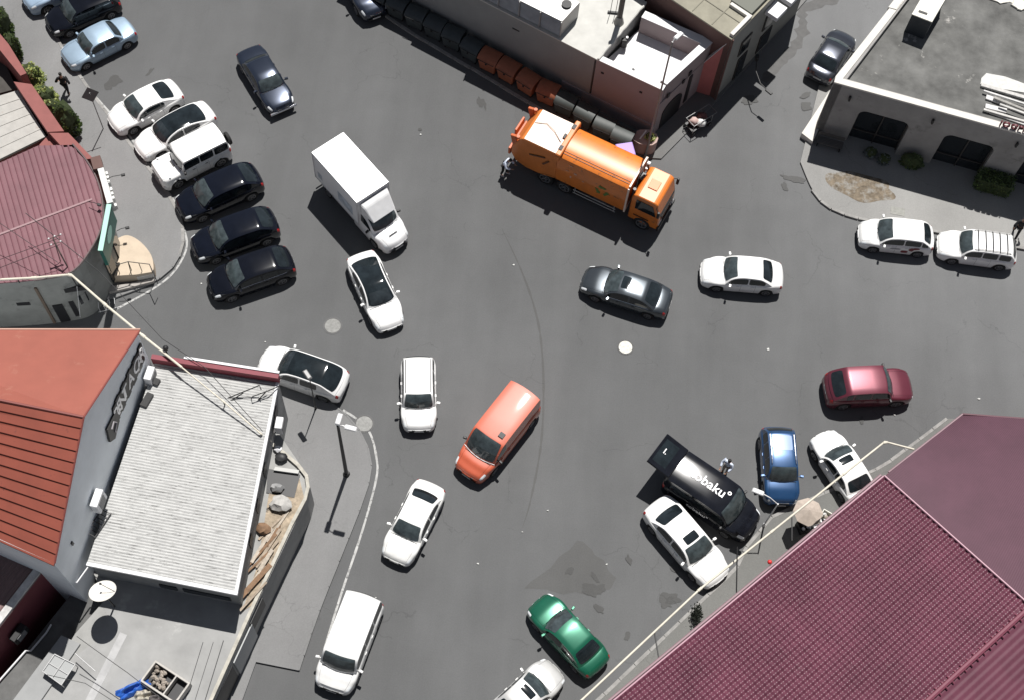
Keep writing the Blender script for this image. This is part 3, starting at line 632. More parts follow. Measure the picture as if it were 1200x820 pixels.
MB().tube([(.1, .1, 3.32), (.7, .35, 3.36), (1.3, .1, 3.38), (1.9, -.35, 3.36)], .018, 5).build('hydraulic_hose', BLK, gt)
MB().box((2.18, 0, 3.44), (.30, W+.26, .16)).box((2.18, W/2+.1, 3.2), (.3, .12, .4)).box((2.18, -W/2-.1, 3.2), (.3, .12, .4)).build('cross_beam', OR2, gt, bevel=.05)
MB().box((2.12, .78, 3.54), (.2, .3, .05)).box((2.12, -.78, 3.54), (.2, .3, .05)).box((1.92, .1, 3.36), (.14, .3, .1)).build('beam_clamp', BLK, gt)
mb = MB()
for y in (-1.02, 1.02): mb.box((-.42, y, 2.25), (.34, .16, 1.7), M=Matrix.Rotation(R_(-12), 4, 'Y')); mb.cyl((-.32, y, 3.02), .12, .14, 10)
mb.box((-.78, 0, 1.45), (.14, 2.1, .55)).box((-.74, 0, 2.55), (.12, 1.0, .5)); mb.build('bin_lift', mat('lift_orange', (.5, .11, .03), .5), gt, bevel=.02)
MB().box((-.56, 0, 1.6), (.06, 1.8, 1.1)).build('hopper_mouth', BLK, gt)
MB().box((4.4, 0, .82), (7.6, .85, .28)).build('chassis', BLK, gt)
for sg in (1, -1):
    MB().box((.95, sg*(W/2+.012), 2.35), (1.0, .03, .10), M=Matrix.Rotation(R_(-20), 4, 'Y')).box((1.5, sg*(W/2+.012), 2.1), (.10, .03, .6), M=Matrix.Rotation(R_(35), 4, 'Y')).build('hydraulic_ram', mat('ram', (.12, .05, .02), .5), gt)
    MB().tube([(3.3, sg*1.12, .78), (5.9, sg*1.12, .78)], .03, 6).tube([(3.3, sg*1.12, .52), (5.9, sg*1.12, .52)], .03, 6).box((3.4, sg*1.1, .8), (.05, .05, .5)).box((5.8, sg*1.1, .8), (.05, .05, .5)).build('side_guard', mat('guard_metal', (.4, .4, .4), .4, .6), gt)
    MB().box((4.9, sg*.8, .78), (.8, .45, .42)).build('tool_box', mat('toolbox', (.08, .08, .08), .6), gt, bevel=.03)
    for x in (1.55, 2.75): add_wheel(gt, x, sg*.95, .50, 1.5); 
    add_wheel(gt, 7.5, sg*.95, .50, 1.4)
    mb = MB(); ext([(1.55+1.2*(.5)-1.35+2.7*i/14, .60+.52*math.sin(math.pi*i/14)) for i in range(15)]+[(1.55+.6+1.28-2.56*i/14, .60+.47*math.sin(math.pi*i/14)) for i in range(15)], sg*.8, sg*1.12, mb); mb.build('mudguard', BLK, gt)
    # white marks of worn stickers and the recycling arrows
    sk = mat('sticker_worn', (.62, .4, .3), .5)
    for x, z, ww, hh in ((3.0, 2.9, .22, .05), (2.8, 2.35, .20, .04), (3.3, 2.35, .16, .12), (3.8, 2.0, .14, .05), (3.05, 1.9, .10, .16)): MB().box((x, sg*(W/2+.028), z), (ww, .006, hh)).build('sticker', sk, gt)
    rc = mat('recycling_green', (.10, .19, .04), .5)
    for k in range(3):
        t = R_(90+120*k); pts = []
        def pt(r, dt, o=0): return Vector((4.95+r*math.cos(t+dt), sg*(W/2+.022+o), 1.98+r*math.sin(t+dt)))
        mb = MB(); q = [(.42, -.62), (.42, .35), (.50, .35), (.33, .80), (.16, .35), (.24, .35), (.24, -.62)]
        vs = [pt(r, dt) for r, dt in q]+[pt(r, dt, .012) for r, dt in q]; n = 7
        mb.add(vs, [list(range(n)), list(range(2*n-1, n-1, -1))]+[(i, (i+1) % n, (i+1) % n+n, i+n) for i in range(n)]); mb.build('recycling_arrow', rc, gt)
# cab
n_before = set(gt.children)
mb = MB(); ext([(6.85, .55), (6.85, 2.55), (6.95, 2.82), (7.15, 2.9), (8.15, 2.9), (8.35, 2.80), (8.58, 1.75), (8.62, 1.2), (8.60, .55)], -1.06, 1.06, mb); mb.build('cab', OR, gt, bevel=.05)
MB().box((7.65, 0, 2.93), (.55, .62, .05)).build('roof_hatch', OR2, gt, bevel=.015)
mb = MB().add([(8.36, -.92, 2.66), (8.36, .92, 2.66), (8.605, .95, 1.66), (8.605, -.95, 1.66)], [(0, 1, 2, 3)]); mb.build('windscreen', GLASS, gt)
for sg in (1, -1):
    MB().add([(7.15, sg*1.085, 2.55), (8.12, sg*1.085, 2.55), (8.40, sg*1.085, 1.7), (7.15, sg*1.085, 1.7)], [(0, 1, 2, 3)]).build('side_window', GLASS, gt)
    MB().box((8.55, sg*1.25, 2.3), (.14, .14, .5)).tube([(8.3, sg*1.08, 2.6), (8.52, sg*1.25, 2.5)], .02, 5).build('wing_mirror', BLK, gt, bevel=.02)
    MB().box((8.63, sg*.75, .95), (.04, .35, .2)).build('headlight', LENS, gt); MB().box((7.6, sg*1.09, 1.1), (.9, .03, .05)).build('door_step', BLK, gt)
MB().box((8.66, 0, .68), (.12, 2.2, .32)).box((8.625, 0, 1.35), (.03, 1.5, .35)).build('bumper', BLK, gt, bevel=.02)
for c_ in gt.children:
    if c_ not in n_before: c_.location.x -= .22
MB().box((6.62, .3, 2.0), (.3, .5, 1.5)).tube([(6.62, -.8, .9), (6.62, -.8, 3.0)], .09, 10).tube([(6.6, .85, 3.2), (6.65, .95, 2.6), (6.65, .8, 1.6)], .05, 6).build('exhaust_stack', mat('engine_dark', (.09, .09, .09), .5, .4), gt)
MB().box((6.6, .95, 3.05), (.16, .16, .3)).box((6.6, .7, 2.9), (.12, .1, .2)).build('work_lamp', mat('lamp_white', (.7, .7, .7), .4), gt)

# ================================================================== BUILDINGS
def bld(name, label, cat, px, py, z=0.0, group=None):
    p = G(px, py, z); return thing(name, label, cat, (p.x, p.y, 0), 0, group)
def PG(root, pts, z0, z1, name, m, bevel=0.0, zp=None, **kw):
    """closed prism on an outline given by its roof-edge pixels at height zp"""
    zz = zp if zp is not None else z1
    return MB(root.location).prism([tuple(G(x, y, zz).xy) for x, y in pts], z0, z1).build(name, m, root, bevel=bevel, **kw)
def wallboxes(A, B, z0, z1, t, holes, mb, inward):
    """wall from A to B with rectangular openings (u0,u1,z0,z1); thickness t goes towards inward"""
    d = Vector((B.x-A.x, B.y-A.y, 0)); L = d.length; d.normalize()
    us = sorted({0.0, L}|{h[0] for h in holes}|{h[1] for h in holes})
    def bx(u0, u1, a, b):
        if u1-u0 < .01 or b-a < .01: return
        p = [A.xy+d.xy*u0, A.xy+d.xy*u1, A.xy+d.xy*u1+inward.xy*t, A.xy+d.xy*u0+inward.xy*t]
        mb.prism([tuple(q) for q in p], a, b)
    for u0, u1 in zip(us[:-1], us[1:]):
        c = (u0+u1)/2; hs = sorted([h for h in holes if h[0] < c < h[1]], key=lambda h: h[2]); z = z0
        for h in hs: bx(u0, u1, z, h[2]); z = h[3]
        bx(u0, u1, z, z1)
    return mb
def perp(A, B, side):
    d = Vector((B.x-A.x, B.y-A.y, 0)).normalized(); return Vector((-d.y, d.x, 0))*side
def onplane(A, B, u, z, off=0.0, inw=None):
    d = Vector((B.x-A.x, B.y-A.y, 0)).normalized(); q = Vector((A.x, A.y, 0))+d*u+Vector((0, 0, z))
    return q-(inw*off if inw else Vector())
CON = mat('roof_concrete', (.125, .125, .12), .95, var=.40, vs=.7, stain=((.36, .35, .33), 1.3, .63, .08), bump=.5, bs=14)
CREAM = mat('cream_plaster', (.62, .60, .56), .85, var=.06, vs=1.5)
FAC = mat('cafe_facade', (.29, .282, .272), .85, var=.16, vs=.8, stain=((.16, .155, .15), .9, .58, .15))
DARK = mat('dark_interior', (.018, .018, .02), .5)
WGL = mat('window_glass', (.02, .024, .028), .08, spec=.6)
WFR = mat('window_frame_dark', (.05, .045, .042), .6)
# ---- cafe, upper right
HC = 4.7
ca = bld('cafe_building', 'flat-roofed cafe with cream parapet and bare concrete roof at the upper right', 'building', 978, 97, HC)
A = G(978, 97, HC); B = G(1290, 183, HC); C2 = G(1075, -30, HC); iw = perp(A, B, 1)
d = (B-A).normalized(); l = (C2-A)
def cc(o, u, v): return A+d*u+l.normalized()*v
holes = [(1.9, 4.75, 0.0, 3.05), (6.75, 9.55, 0.0, 3.05), (11.3, 14.0, 0.0, 3.05)]
mb = wallboxes(A, B, 0, HC-.002, .45, holes, MB(ca.location), iw); mb.build('front_wall', FAC, ca)
MB(ca.location).prism([tuple((A+d*0).xy), tuple((A+d*.45+iw*.0).xy), tuple((C2+d*.45).xy), tuple(C2.xy)], 0, HC-.004).build('side_wall', FAC, ca)
roofz = HC-.38
MB(ca.location).prism([tuple((A+d*.3+iw*.3).xy), tuple((B+iw*.3).xy), tuple((B+(C2-A)).xy), tuple((C2+d*.3).xy)], roofz-.25, roofz).build('roof_slab', CON, ca)
mb = MB(ca.location)
mb.prism([tuple((A-iw*.03-d*.03).xy), tuple((B-iw*.03).xy), tuple((B+iw*.36).xy), tuple((A-d*.03+iw*.36).xy)], HC-.05, HC+.06)
mb.prism([tuple((A-d*.04+iw*.363).xy), tuple((A+d*.38+iw*.363).xy), tuple((C2+d*.38).xy), tuple((C2-d*.04).xy)], HC-.05, HC+.055)
mb.prism([tuple((cc(0, -.16, 6.4)).xy), tuple((cc(0, .3, 6.4)).xy), tuple((cc(0, .3, 7.2)).xy), tuple((cc(0, -.16, 7.2)).xy)], HC-.2, HC+.10)
mb.build('parapet', CREAM, ca)
for i, (u0, u1, z0, z1) in enumerate(holes):
    m = MB(ca.location)
    for u, ww, za, zb_ in ((u0+.04, .08, z0, z1), (u1-.04, .08, z0, z1), ((u0+u1)/2, .06, z0, z1)):
        q = onplane(A, B, u, (za+zb_)/2); m.box(q+iw*.30, (ww, .08, zb_-za), math.atan2(d.y, d.x))
    for z in (z1-.04, .95): q = onplane(A, B, (u0+u1)/2, z); m.box(q+iw*.305, (u1-u0-.17, .07, .06), math.atan2(d.y, d.x))
    f = m.build('window', WFR, ca); q = onplane(A, B, (u0+u1)/2, (z0+z1)/2)
    MB(ca.location).box(q+iw*.38, (u1-u0-.02, .02, z1-z0-.02), math.atan2(d.y, d.x)).build('pane', WGL, f)
    # rounded upper corners of the opening
    m = MB(ca.location)
    for sg, uc in ((1, u0), (-1, u1)):
        pts = [onplane(A, B, uc, z1)]+[onplane(A, B, uc+sg*(.45-.45*math.sin(t)), z1-(.45-.45*math.cos(t))) for t in [R_(90*k/6) for k in range(7)]][::1]
        n = len(pts); m.add([p+iw*.0015 for p in pts]+[p+iw*.42 for p in pts], [list(range(n)), list(range(2*n-1, n-1, -1))]+[(k, k+n, (k+1) % n+n, (k+1) % n) for k in range(n)])
    m.build('opening_corner', FAC, ca)
for u in (1.1, 5.75, 10.4):
    q = onplane(A, B, u, 3.85); MB(ca.location).box(q-iw*.10, (.10, .14, .34)).build('wall_lamp', BLK, ca)
sgn = MB(); q = onplane(A, B, 10.2, HC+.33)-iw*(-.02)
text_mesh('roof_lettering', "IOGPPOL", .52, mat('sign_red', (.10, .015, .02), .5), None, frame(onplane(A, B, 10.15, HC+.27)+iw*.10, d, (0, 0, 1)), .06, (1.05, 1))
o = COL.objects[-1] if False else [x for x in COL.objects if x.name.startswith('roof_lettering')][0]; tag(o, 'row of dark red letters standing on the cream parapet of the cafe', 'sign')
tag(MB().prism([tuple(G(x, y, .1).xy) for x, y in ((938, 160), (951, 170), (976, 118), (975, 104))], .0, .42).build('plinth', CREAM), 'low cream kerb wedge along the left side of the cafe', 'wall')
# roof things
t = bld('roof_hatch', 'metal duct hood with pale sheet lid on the cafe roof', 'duct', 1080, 40, roofz)
MET = mat('weathered_sheet', (.56, .55, .50), .6, .2, var=.2, vs=2); DKM = mat('dark_sheet', (.045, .052, .06), .5, .3)
pts = [G(x, y, roofz+1.5) for x, y in ((1069, 17), (1092, 26), (1113, -10), (1090, -19))]; t.location = (pts[0].x, pts[0].y, roofz)
MB(t.location).prism([tuple(p.xy) for p in pts], roofz+.02, roofz+1.47).build('duct_body', DKM, t)
MB(t.location).prism([tuple((p+(p-(pts[0]+pts[2])/2)*.03).xy) for p in pts], roofz+1.473, roofz+1.54).build('lid', MET, t)
p = (pts[0]+pts[1])/2; MB(t.location).box((p.x+.05, p.y+.35, roofz+1.55), (.5, .14, .04), -.3).build('lid_handle', BLK, t)
PLK = [mat('old_board_%d' % i, c, .8, var=.2, vs=4) for i, c in enumerate(((.5, .49, .47), (.3, .29, .27), (.62, .61, .60)))]
rb = random.Random(5)
for i, (x0, y0, x1, y1, wd, h, k) in enumerate(((1150, 99, 1215, 118, .22, .16, 0), (1153, 106, 1215, 126, .10, .25, 2), (1156, 113, 1180, 121, .35, .12, 2), (1165, 114, 1215, 134, .16, .30, 1), (1172, 122, 1215, 138, .12, .4, 0),
        (1155, 124, 1180, 130, .30, .14, 2), (1153, 128, 1215, 146, .14, .2, 0), (1160, 131, 1215, 150, .18, .1, 2))):
    a_ = G(x0, y0, roofz+h); b_ = G(x1, y1, roofz+h); dd = (b_-a_).normalized(); s = Vector((-dd.y, dd.x, 0))*wd/2
    tag(MB().prism([tuple((a_+s).xy), tuple((a_-s).xy), tuple((b_-s).xy), tuple((b_+s).xy)], roofz+h-.09 if i else roofz+.01, roofz+h).build('plank', PLK[k], bevel=.012), 'old pale board in the loose stack near the right edge of the cafe roof', 'plank', 'boards stacked on the cafe roof')
for i, (pp, h) in enumerate((([(1150, 92), (1156, 86), (1178, 90), (1205, 100), (1220, 112), (1160, 102), (1149, 99)], .04), )):
    tag(MB().prism([tuple(G(x, y, roofz+h).xy) for x, y in pp], roofz+.002, roofz+h).build('plastic_sheet', mat('pale_sheet', (.55, .55, .53), .7, var=.15, vs=3)), 'pale plastic sheet spread beside the boards on the cafe roof', 'sheet')
for i, (x, y, lb) in enumerate(((1182, -2, 'torn white foam sheet at the top edge of the cafe roof'), (1196, 6, 'white foam scrap by the right end of the torn foam sheet'))):
    q = G(x, y, roofz); mb = MB(); rz2 = random.Random(i)
    vs = [(q.x+(1.1 if i == 0 else .5)*math.cos(t)*(1+.35*rz2.uniform(-1, 1)), q.y+.5*math.sin(t)*(1+.4*rz2.uniform(-1, 1))) for t in [2*math.pi*k/16 for k in range(16)]]
    tag(mb.prism(vs, roofz+.01, roofz+.08+.03*i).build('foam_sheet', mat('foam', (.66, .64, .58), .9, var=.2, vs=4)), lb, 'sheet')
for i, (x, y, a1, a2, lb) in enumerate(((1087, 70, .35, .22, 'white paint splash near the middle of the cafe roof'), (1105, 67, .4, .10, 'thin white splash right of the bigger splash on the cafe roof'), (1140, 46, .8, .1, 'curved white streak on the cafe roof below the duct hood'), (1172, 70, .5, .3, 'scattered white flakes near the right edge of the cafe roof'))):
    pass
# hedges & tubs by the cafe
def leafmass(name, label, cat, px, py, z0, rx, ry, h, m, n=900, leaf=.07, rz=0, seed=1, boxy=False, group=None, stem=True, org=None):
    c = org if org else G(px, py, z0); t = thing(name, label, cat, (c.x, c.y, z0), rz, group); r = random.Random(seed)
    mb = MB(); cl = [(r.uniform(-1, 1), r.uniform(-1, 1), r.uniform(0, 1), r.uniform(.25, .5)) for _ in range(14)]
    for i in range(n):
        if boxy: q = Vector((r.uniform(-1, 1), r.uniform(-1, 1), r.uniform(0, 1)));  k = r.randrange(3); q[k] = (1 if r.random() < .5 or k == 2 else -1)*(1+.06*r.gauss(0, 1)) if k < 2 else 1+.05*r.gauss(0, 1)
        else:
            u = r.uniform(-.15, 1); ph = r.uniform(0, 2*math.pi); rad = math.sqrt(max(0, 1-max(u, 0)**2)); k = .72+.36*noise.noise(Vector((math.cos(ph)*rad*2+seed, math.sin(ph)*rad*2, u*2)))+r.uniform(-.12, .12)
            q = Vector((rad*math.cos(ph)*k, rad*math.sin(ph)*k, max(0, u)*k*.9+.1))
        p = Vector((q.x*rx, q.y*ry, q.z*h)); a = Vector((r.gauss(0, 1), r.gauss(0, 1), r.gauss(0, .6))).normalized(); b = a.orthogonal().normalized(); s = leaf*r.uniform(.6, 1.4)
        mb.cm = r.choice((0, 0, 1, 2)); mb.add([p-a*s, p+b*s*.55, p+a*s, p-b*s*.55], [(0, 1, 2, 3)])
    mb.build('foliage', m, t)
    if boxy: MB().box((0, 0, h*.45), (rx*1.8, ry*1.8, h*.88)).build('branches', mat('hedge_core', (.035, .05, .015), .9), t)
    else: MB().ico((0, 0, h*.42), 1, 3, .25, (rx*.72, ry*.72, h*.42)).build('branches', mat('hedge_core', (.035, .05, .015), .9), t)
    if stem: MB().tube([(0, 0, 0), (.02, .03, h*.5)], [.05, .03], 6).build('trunk', mat('bark', (.09, .07, .05), .9), t)
    return t
LF = [mat('leaf_a', (.045, .075, .020), .6), mat('leaf_b', (.10, .15, .03), .6), mat('leaf_c', (.025, .045, .015), .6)]
LB = [mat('leaf_d', (.34, .40, .12), .6), mat('leaf_e', (.50, .54, .22), .6), mat('leaf_f', (.18, .25, .07), .6)]
rzc = math.atan2(d.y, d.x)
leafmass('hedge', 'clipped round hedge between the first and second window of the cafe', 'hedge', 0, 0, .12, .85, .45, 1.15, LF, 1400, .05, rzc, 3, org=onplane(A, B, 5.7, .12)-iw*.5)
leafmass('hedge', 'clipped square hedge right of the second cafe window', 'hedge', 0, 0, .12, .95, .45, 1.1, LF, 1400, .05, rzc, 4, True, org=onplane(A, B, 10.4, .12)-iw*.5)
q = onplane(A, B, 1.0, .12)-iw*.8
t = thing('park_bench', 'dark slatted bench in the shade at the left corner of the cafe', 'bench', (q.x, q.y, .12), rzc)
SL = mat('bench_slat', (.10, .095, .09), .7)
m = MB(); [m.box((0, -.2+.1*k, .45), (1.5, .08, .03)) for k in range(5)]; m.build('seat', SL, t); m = MB(); [m.box((0, .30, .55+.11*k), (1.5, .03, .08)) for k in range(3)]; m.build('backrest', SL, t)
for x in (-.65, .65): MB().box((x, .05, .22), (.05, .45, .44)).build('leg', BLK, t)
for i, (u, o_, lb) in enumerate(((3.4, .55, 'potted shrub left of the round hedge in front of the first cafe window'), (4.2, .75, 'grey leafy potted shrub next to the round hedge before the first cafe window'))):
    leafmass('potted_shrub', lb, 'shrub', 0, 0, .12, .45, .4, .7, [mat('leaf_grey', (.10, .12, .12), .6)]*3, 500, .05, 0, 8+i, org=onplane(A, B, u, .12)-iw*o_, group='potted shrubs at the cafe')

# ---- long building with bins in front, top centre
HN = 4.3
SH = mat('grey_render', (.27, .275, .27), .85, var=.08, vs=.7); PKW = mat('mauve_render', (.33, .27, .27), .85, var=.06, vs=.7); REDW = mat('red_render', (.52, .18, .17), .8, var=.08, vs=1)
MEM = mat('roof_membrane', (.50, .495, .465), .8, var=.10, vs=1.2, bump=.6, bs=2.5); WRF = mat('white_roof', (.72, .72, .73), .7, var=.05, vs=1)
W0 = G(400, -84, HN); W1 = G(657, 47, HN); W2 = G(697, 68.5, HN); K1 = G(777, 106, HN); E1 = G(835, 50, HN)
nb = bld('white_roof_building', 'long low building with white terrace roof behind the row of refuse bins', 'building', 777, 106, HN)
inn = perp(W0, K1, 1)
BK = K1+(E1-K1)+(W2-K1)        # back corner
# grey long wing
Wm = G(492, -37, HN)
MB(nb.location).prism([tuple(p.xy) for p in (W0, Wm-inn*0, Wm+inn*9, W0+inn*9)], 0, HN-.45).build('low_wing', SH, nb)
wing = [Wm, W2, G(757, 4, HN), G(700, -70, HN), Wm+inn*9]
MB(nb.location).prism([tuple(p.xy) for p in wing], 0, HN-.06).build('wing_walls', SH, nb)
MB(nb.location).prism([tuple(p.xy) for p in ([Wm-inn*.03, W2-inn*.03+(W2-W1)*.1, G(757, 4, HN), G(700, -70, HN), Wm+inn*9])], HN-.057, HN+.03).build('roof_membrane', MEM, nb)
m = MB(nb.location)          # curled torn membrane edge beside the terrace
e0 = W2+(W2-W1)*.1; e1 = G(757, 4, HN); pts = []
for i in range(15):
    q = e0.lerp(e1, i/14); pts.append(q+Vector((.10*noise.noise(Vector((i*.9, 0, 0))), 0, .06+.05*noise.noise(Vector((i*.7, 3, 0))))))
m.tube(pts, .07, 6); m.build('membrane_edge', MEM, nb, smooth=True)
# terrace block
tz = HN-1.35
MB(nb.location).prism([tuple(p.xy) for p in (W2+(K1-W2)*.03, K1, E1, BK)], 0, tz).build('corner_walls', PKW, nb)
th = .40; dK = (K1-W2).normalized(); dE = (E1-K1).normalized(); inE = Vector((-dE.y, dE.x, 0)); inK = Vector((-dK.y, dK.x, 0))
MB(nb.location).prism([tuple(p.xy) for p in (W2+(K1-W2)*.03+inK*th, K1+inK*th-dK*.02+inE*th, E1+inE*th-dE*th, BK)], tz+.003, tz+.05).build('terrace_floor', WRF, nb)
m = MB(nb.location)
def wl(P, Q, n_, t_, z0, z1): m.prism([tuple(P.xy), tuple(Q.xy), tuple((Q+n_*t_).xy), tuple((P+n_*t_).xy)], z0, z1)
wl(W2+(K1-W2)*.03, K1, inK, th*.8, tz+.003, HN-.05)
wl(K1+inK*th, E1, inE, th, tz+.004, HN-.02)
dB = (BK-E1).normalized(); inB = Vector((-dB.y, dB.x, 0)); wl(E1+inE*th, BK, inB, th*1.2, tz+.006, HN)
m.build('parapet_walls', PKW, nb)
m = MB(nb.location)
def wl2(P, Q, n_, t_, z0, z1): m.prism([tuple((P-n_*.02).xy), tuple((Q-n_*.02).xy), tuple((Q+n_*(t_+.02)).xy), tuple((P+n_*(t_+.02)).xy)], z0, z1)
wl2(W2+(K1-W2)*.03, K1, inK, th*.8, HN-.048, HN+.01); wl2(K1+inK*(th+.03), E1, inE, th, HN-.018, HN+.03); wl2(E1+inE*(th+.03), BK, inB, th*1.2, HN+.002, HN+.035)
m.build('parapet_cap', WRF, nb)
# plinth line along the mauve wall
m = MB(nb.location); q0, q1 = W1+(W2-W1)*.2, K1; m.prism([tuple((q0-inn*.12).xy), tuple((q1-inn*.12).xy), tuple(q1.xy), tuple(q0.xy)], 0, 1.05); m.build('wall_base', PKW, nb)
# openings in the street side of the corner block (dark arch, slit, small vents)
oE = -inE
def onE(u, z, off): return K1*1.0+dE*u+Vector((0, 0, z-K1.z))+oE*off
m = MB(nb.location); aw = [(.55, .02)]+[(.55, 1.5)]+[(1.45-.9*math.cos(R_(180*k/8)), 1.5+.65*math.sin(R_(180*k/8))) for k in range(9)]+[(2.35, .02)]; n = len(aw)
m.add([onE(u, z, .003) for u, z in aw]+[onE(u, z, .05) for u, z in aw], [list(range(n)), list(range(2*n-1, n-1, -1))]+[(k, k+n, (k+1) % n+n, (k+1) % n) for k in range(n)])
f = m.build('arch_door', DARK, nb)
for u, z, ww, hh in ((2.9, 1.6, .32, 2.4), (.75, 3.1, .22, .35), (2.15, 3.0, .2, .3), (2.7, 3.2, .22, .35)):
    q = onE(u, z, .02); MB(nb.location).box(q, (ww, .05, hh), math.atan2(dE.y, dE.x)).build('vent', DARK, nb)
for u, z in ((-1.2, 3.3), (-3.6, 3.4)): q = K1+dK*u+Vector((0, 0, z-K1.z))-inK*.02; MB(nb.location).box(q, (.16, .06, .1), math.atan2(dK.y, dK.x)).build('vent', DARK, nb)
q = W1+(W0-W1).normalized()*2.8; MB(nb.location).box((q.x-inn.x*.03, q.y-inn.y*.03, 3.3), (.45, .06, .08), math.atan2(dK.y, dK.x)).build('wall_slot', DARK, nb)
# small drain marks on the terrace
for x, y in ((742, 82), (718, 42)): q = G(x, y, tz+.06); MB(nb.location).cyl((q.x, q.y, tz+.052), .09, .03, 12).build('roof_drain', BLK, nb)
# lower red street wall with a sunlit coping
rw = bld('red_wall', 'low red street wall with pale coping between the white terrace and the brown building', 'wall', 845, 90, 0)
Q0 = G(823, 80, 2.3); Q1 = G(857, 47, 5.3); dq = (Q1-Q0); dq.z = 0; dq.normalize(); nq = Vector((-dq.y, dq.x, 0))
Q0 = Q0-dq*.2; qa = [Q0.xy, Q1.xy, (Q1+nq*.25).xy, (Q0+nq*.25).xy]
def zq(p): return 2.3+3.0*max(0, min(1, (Vector(p[:2])-Q0.xy).dot(dq.xy)/(Q1-Q0).xy.length))
MB(rw.location).prism([tuple(p) for p in qa], 0, zq).build('wall_panel', REDW, rw)
MB(rw.location).prism([tuple(p) for p in (qa[0]-nq.xy*.04, qa[1]-nq.xy*.04, qa[2]+nq.xy*.03, qa[3]+nq.xy*.03)], lambda p: 0, lambda p: zq(p)+.06).build('coping', WRF, rw) if False else None
mm_ = MB(rw.location); cv = []
for p in (qa[0]-nq.xy*.04, qa[1]-nq.xy*.04, qa[2]+nq.xy*.03, qa[3]+nq.xy*.03): cv += [(p.x, p.y, zq(p)+.003), (p.x, p.y, zq(p)+.07)]
mm_.add(cv, [(0, 2, 4, 6), (1, 3, 5, 7), (0, 1, 3, 2), (2, 3, 5, 4), (4, 5, 7, 6), (6, 7, 1, 0)]); mm_.build('coping', WRF, rw)
# tall brown building behind
HT = 5.6
bb = bld('brown_building', 'taller building with khaki tiled flat roof and brown side wall at the top edge', 'building', 858, 45, HT)
T0 = G(858, 45, HT); T1 = G(960, -60, HT); T3 = G(735, -38, HT); BRW = mat('brown_render', (.13, .075, .065), .85, var=.12, vs=1); KH = mat('khaki_roof', (.27, .255, .20), .85, var=.16, vs=1.2, stain=((.12, .11, .09), .8, .6, .12))
TT = T3+(T1-T0)
GRW = mat('street_side_render', (.27, .27, .25), .85, var=.1, vs=.8)
m = MB(bb.location); m.prism([tuple(p.xy) for p in (T0, T1, TT, T3)], 0, HT-.1); o = m.build('walls', [BRW, GRW], bb)
for p in o.data.polygons:
    if p.normal.dot(Vector(((T1-T0).y, -(T1-T0).x, 0)).normalized()) > .8: p.material_index = 1
nT = (T3-T0).normalized(); nE = (T1-T0).normalized()
MB(bb.location).prism([tuple(p.xy) for p in (T0-nT*.05-nE*.1, T1-nT*.05, TT, T3-nE*.1)], HT-.098, HT).build('roof_slab', KH, bb)
m = MB(bb.location)
for u in range(1, 7):
    a_ = T0+nT*u*1.35; m.prism([tuple(a_.xy), tuple((a_+nT*.05).xy), tuple((a_+nT*.05+nE*6).xy), tuple((a_+nE*6).xy)], HT+.001, HT+.03)
for v in (1.1, 2.4, 3.8): a_ = T0+nE*v; m.prism([tuple((a_+nT*.1).xy), tuple((a_+nT*8).xy), tuple((a_+nT*8+nE*.05).xy), tuple((a_+nT*.1+nE*.05).xy)], HT+.0015, HT+.034)
m.build('roof_battens', mat('batten', (.2, .19, .15), .8), bb)
m = MB(bb.location); a_ = T0+nE*.05
m.prism([tuple((a_+nT*0).xy), tuple((a_+nT*.22).xy), tuple((a_+nT*.22+nE*1.6).xy), tuple((a_+nE*1.6).xy)], HT+.002, HT+.2)
a_ = T0+nE*1.65; m.prism([tuple((a_+nT*0).xy), tuple((a_+nT*1.4).xy), tuple((a_+nT*1.4+nE*.2).xy), tuple((a_+nE*.2).xy)], HT+.002, HT+.2)
m.build('roof_kerb', CREAM, bb)
MB(bb.location).prism([tuple(p.xy) for p in (T0+nE*1.9+nT*.1, T0+nE*1.9+nT*1.5, T0+nE*4+nT*1.5, T0+nE*4+nT*.1)], HT+.002, HT+.25).build('roof_box', mat('roof_box', (.16, .165, .14), .8), bb)
MB(bb.location).tube([T0+nE*.02-nT*.08+Vector((0, 0, -.1)), T0+nE*.02-nT*.08+Vector((0, 0, -HT+.1))], .06, 8).build('downpipe', BRW, bb)
m2 = -nT
for u, z, ww, hh in ((2.0, 3.2, 1.0, 1.3), (4.4, 3.2, 1.0, 1.3), (2.2, 1.1, .9, 1.9), (4.6, 1.2, 1.2, 1.5)):
    q = T0+nE*u+m2*.03; f = MB(bb.location).box((q.x, q.y, z), (ww, .08, hh), math.atan2(nE.y, nE.x)).build('window', WFR, bb)
    q = T0+nE*u+m2*.075; MB(bb.location).box((q.x, q.y, z), (ww-.14, .03, hh-.14), math.atan2(nE.y, nE.x)).build('pane', WGL, f)
for u, z in ((3.9, 4.7), (5.3, 4.7)):
    q = T0+nE*u+m2*.45; t_ = MB(bb.location).box((q.x, q.y, z), (1.0, .8, .3), math.atan2(nE.y, nE.x)).build('awning', WRF, bb)
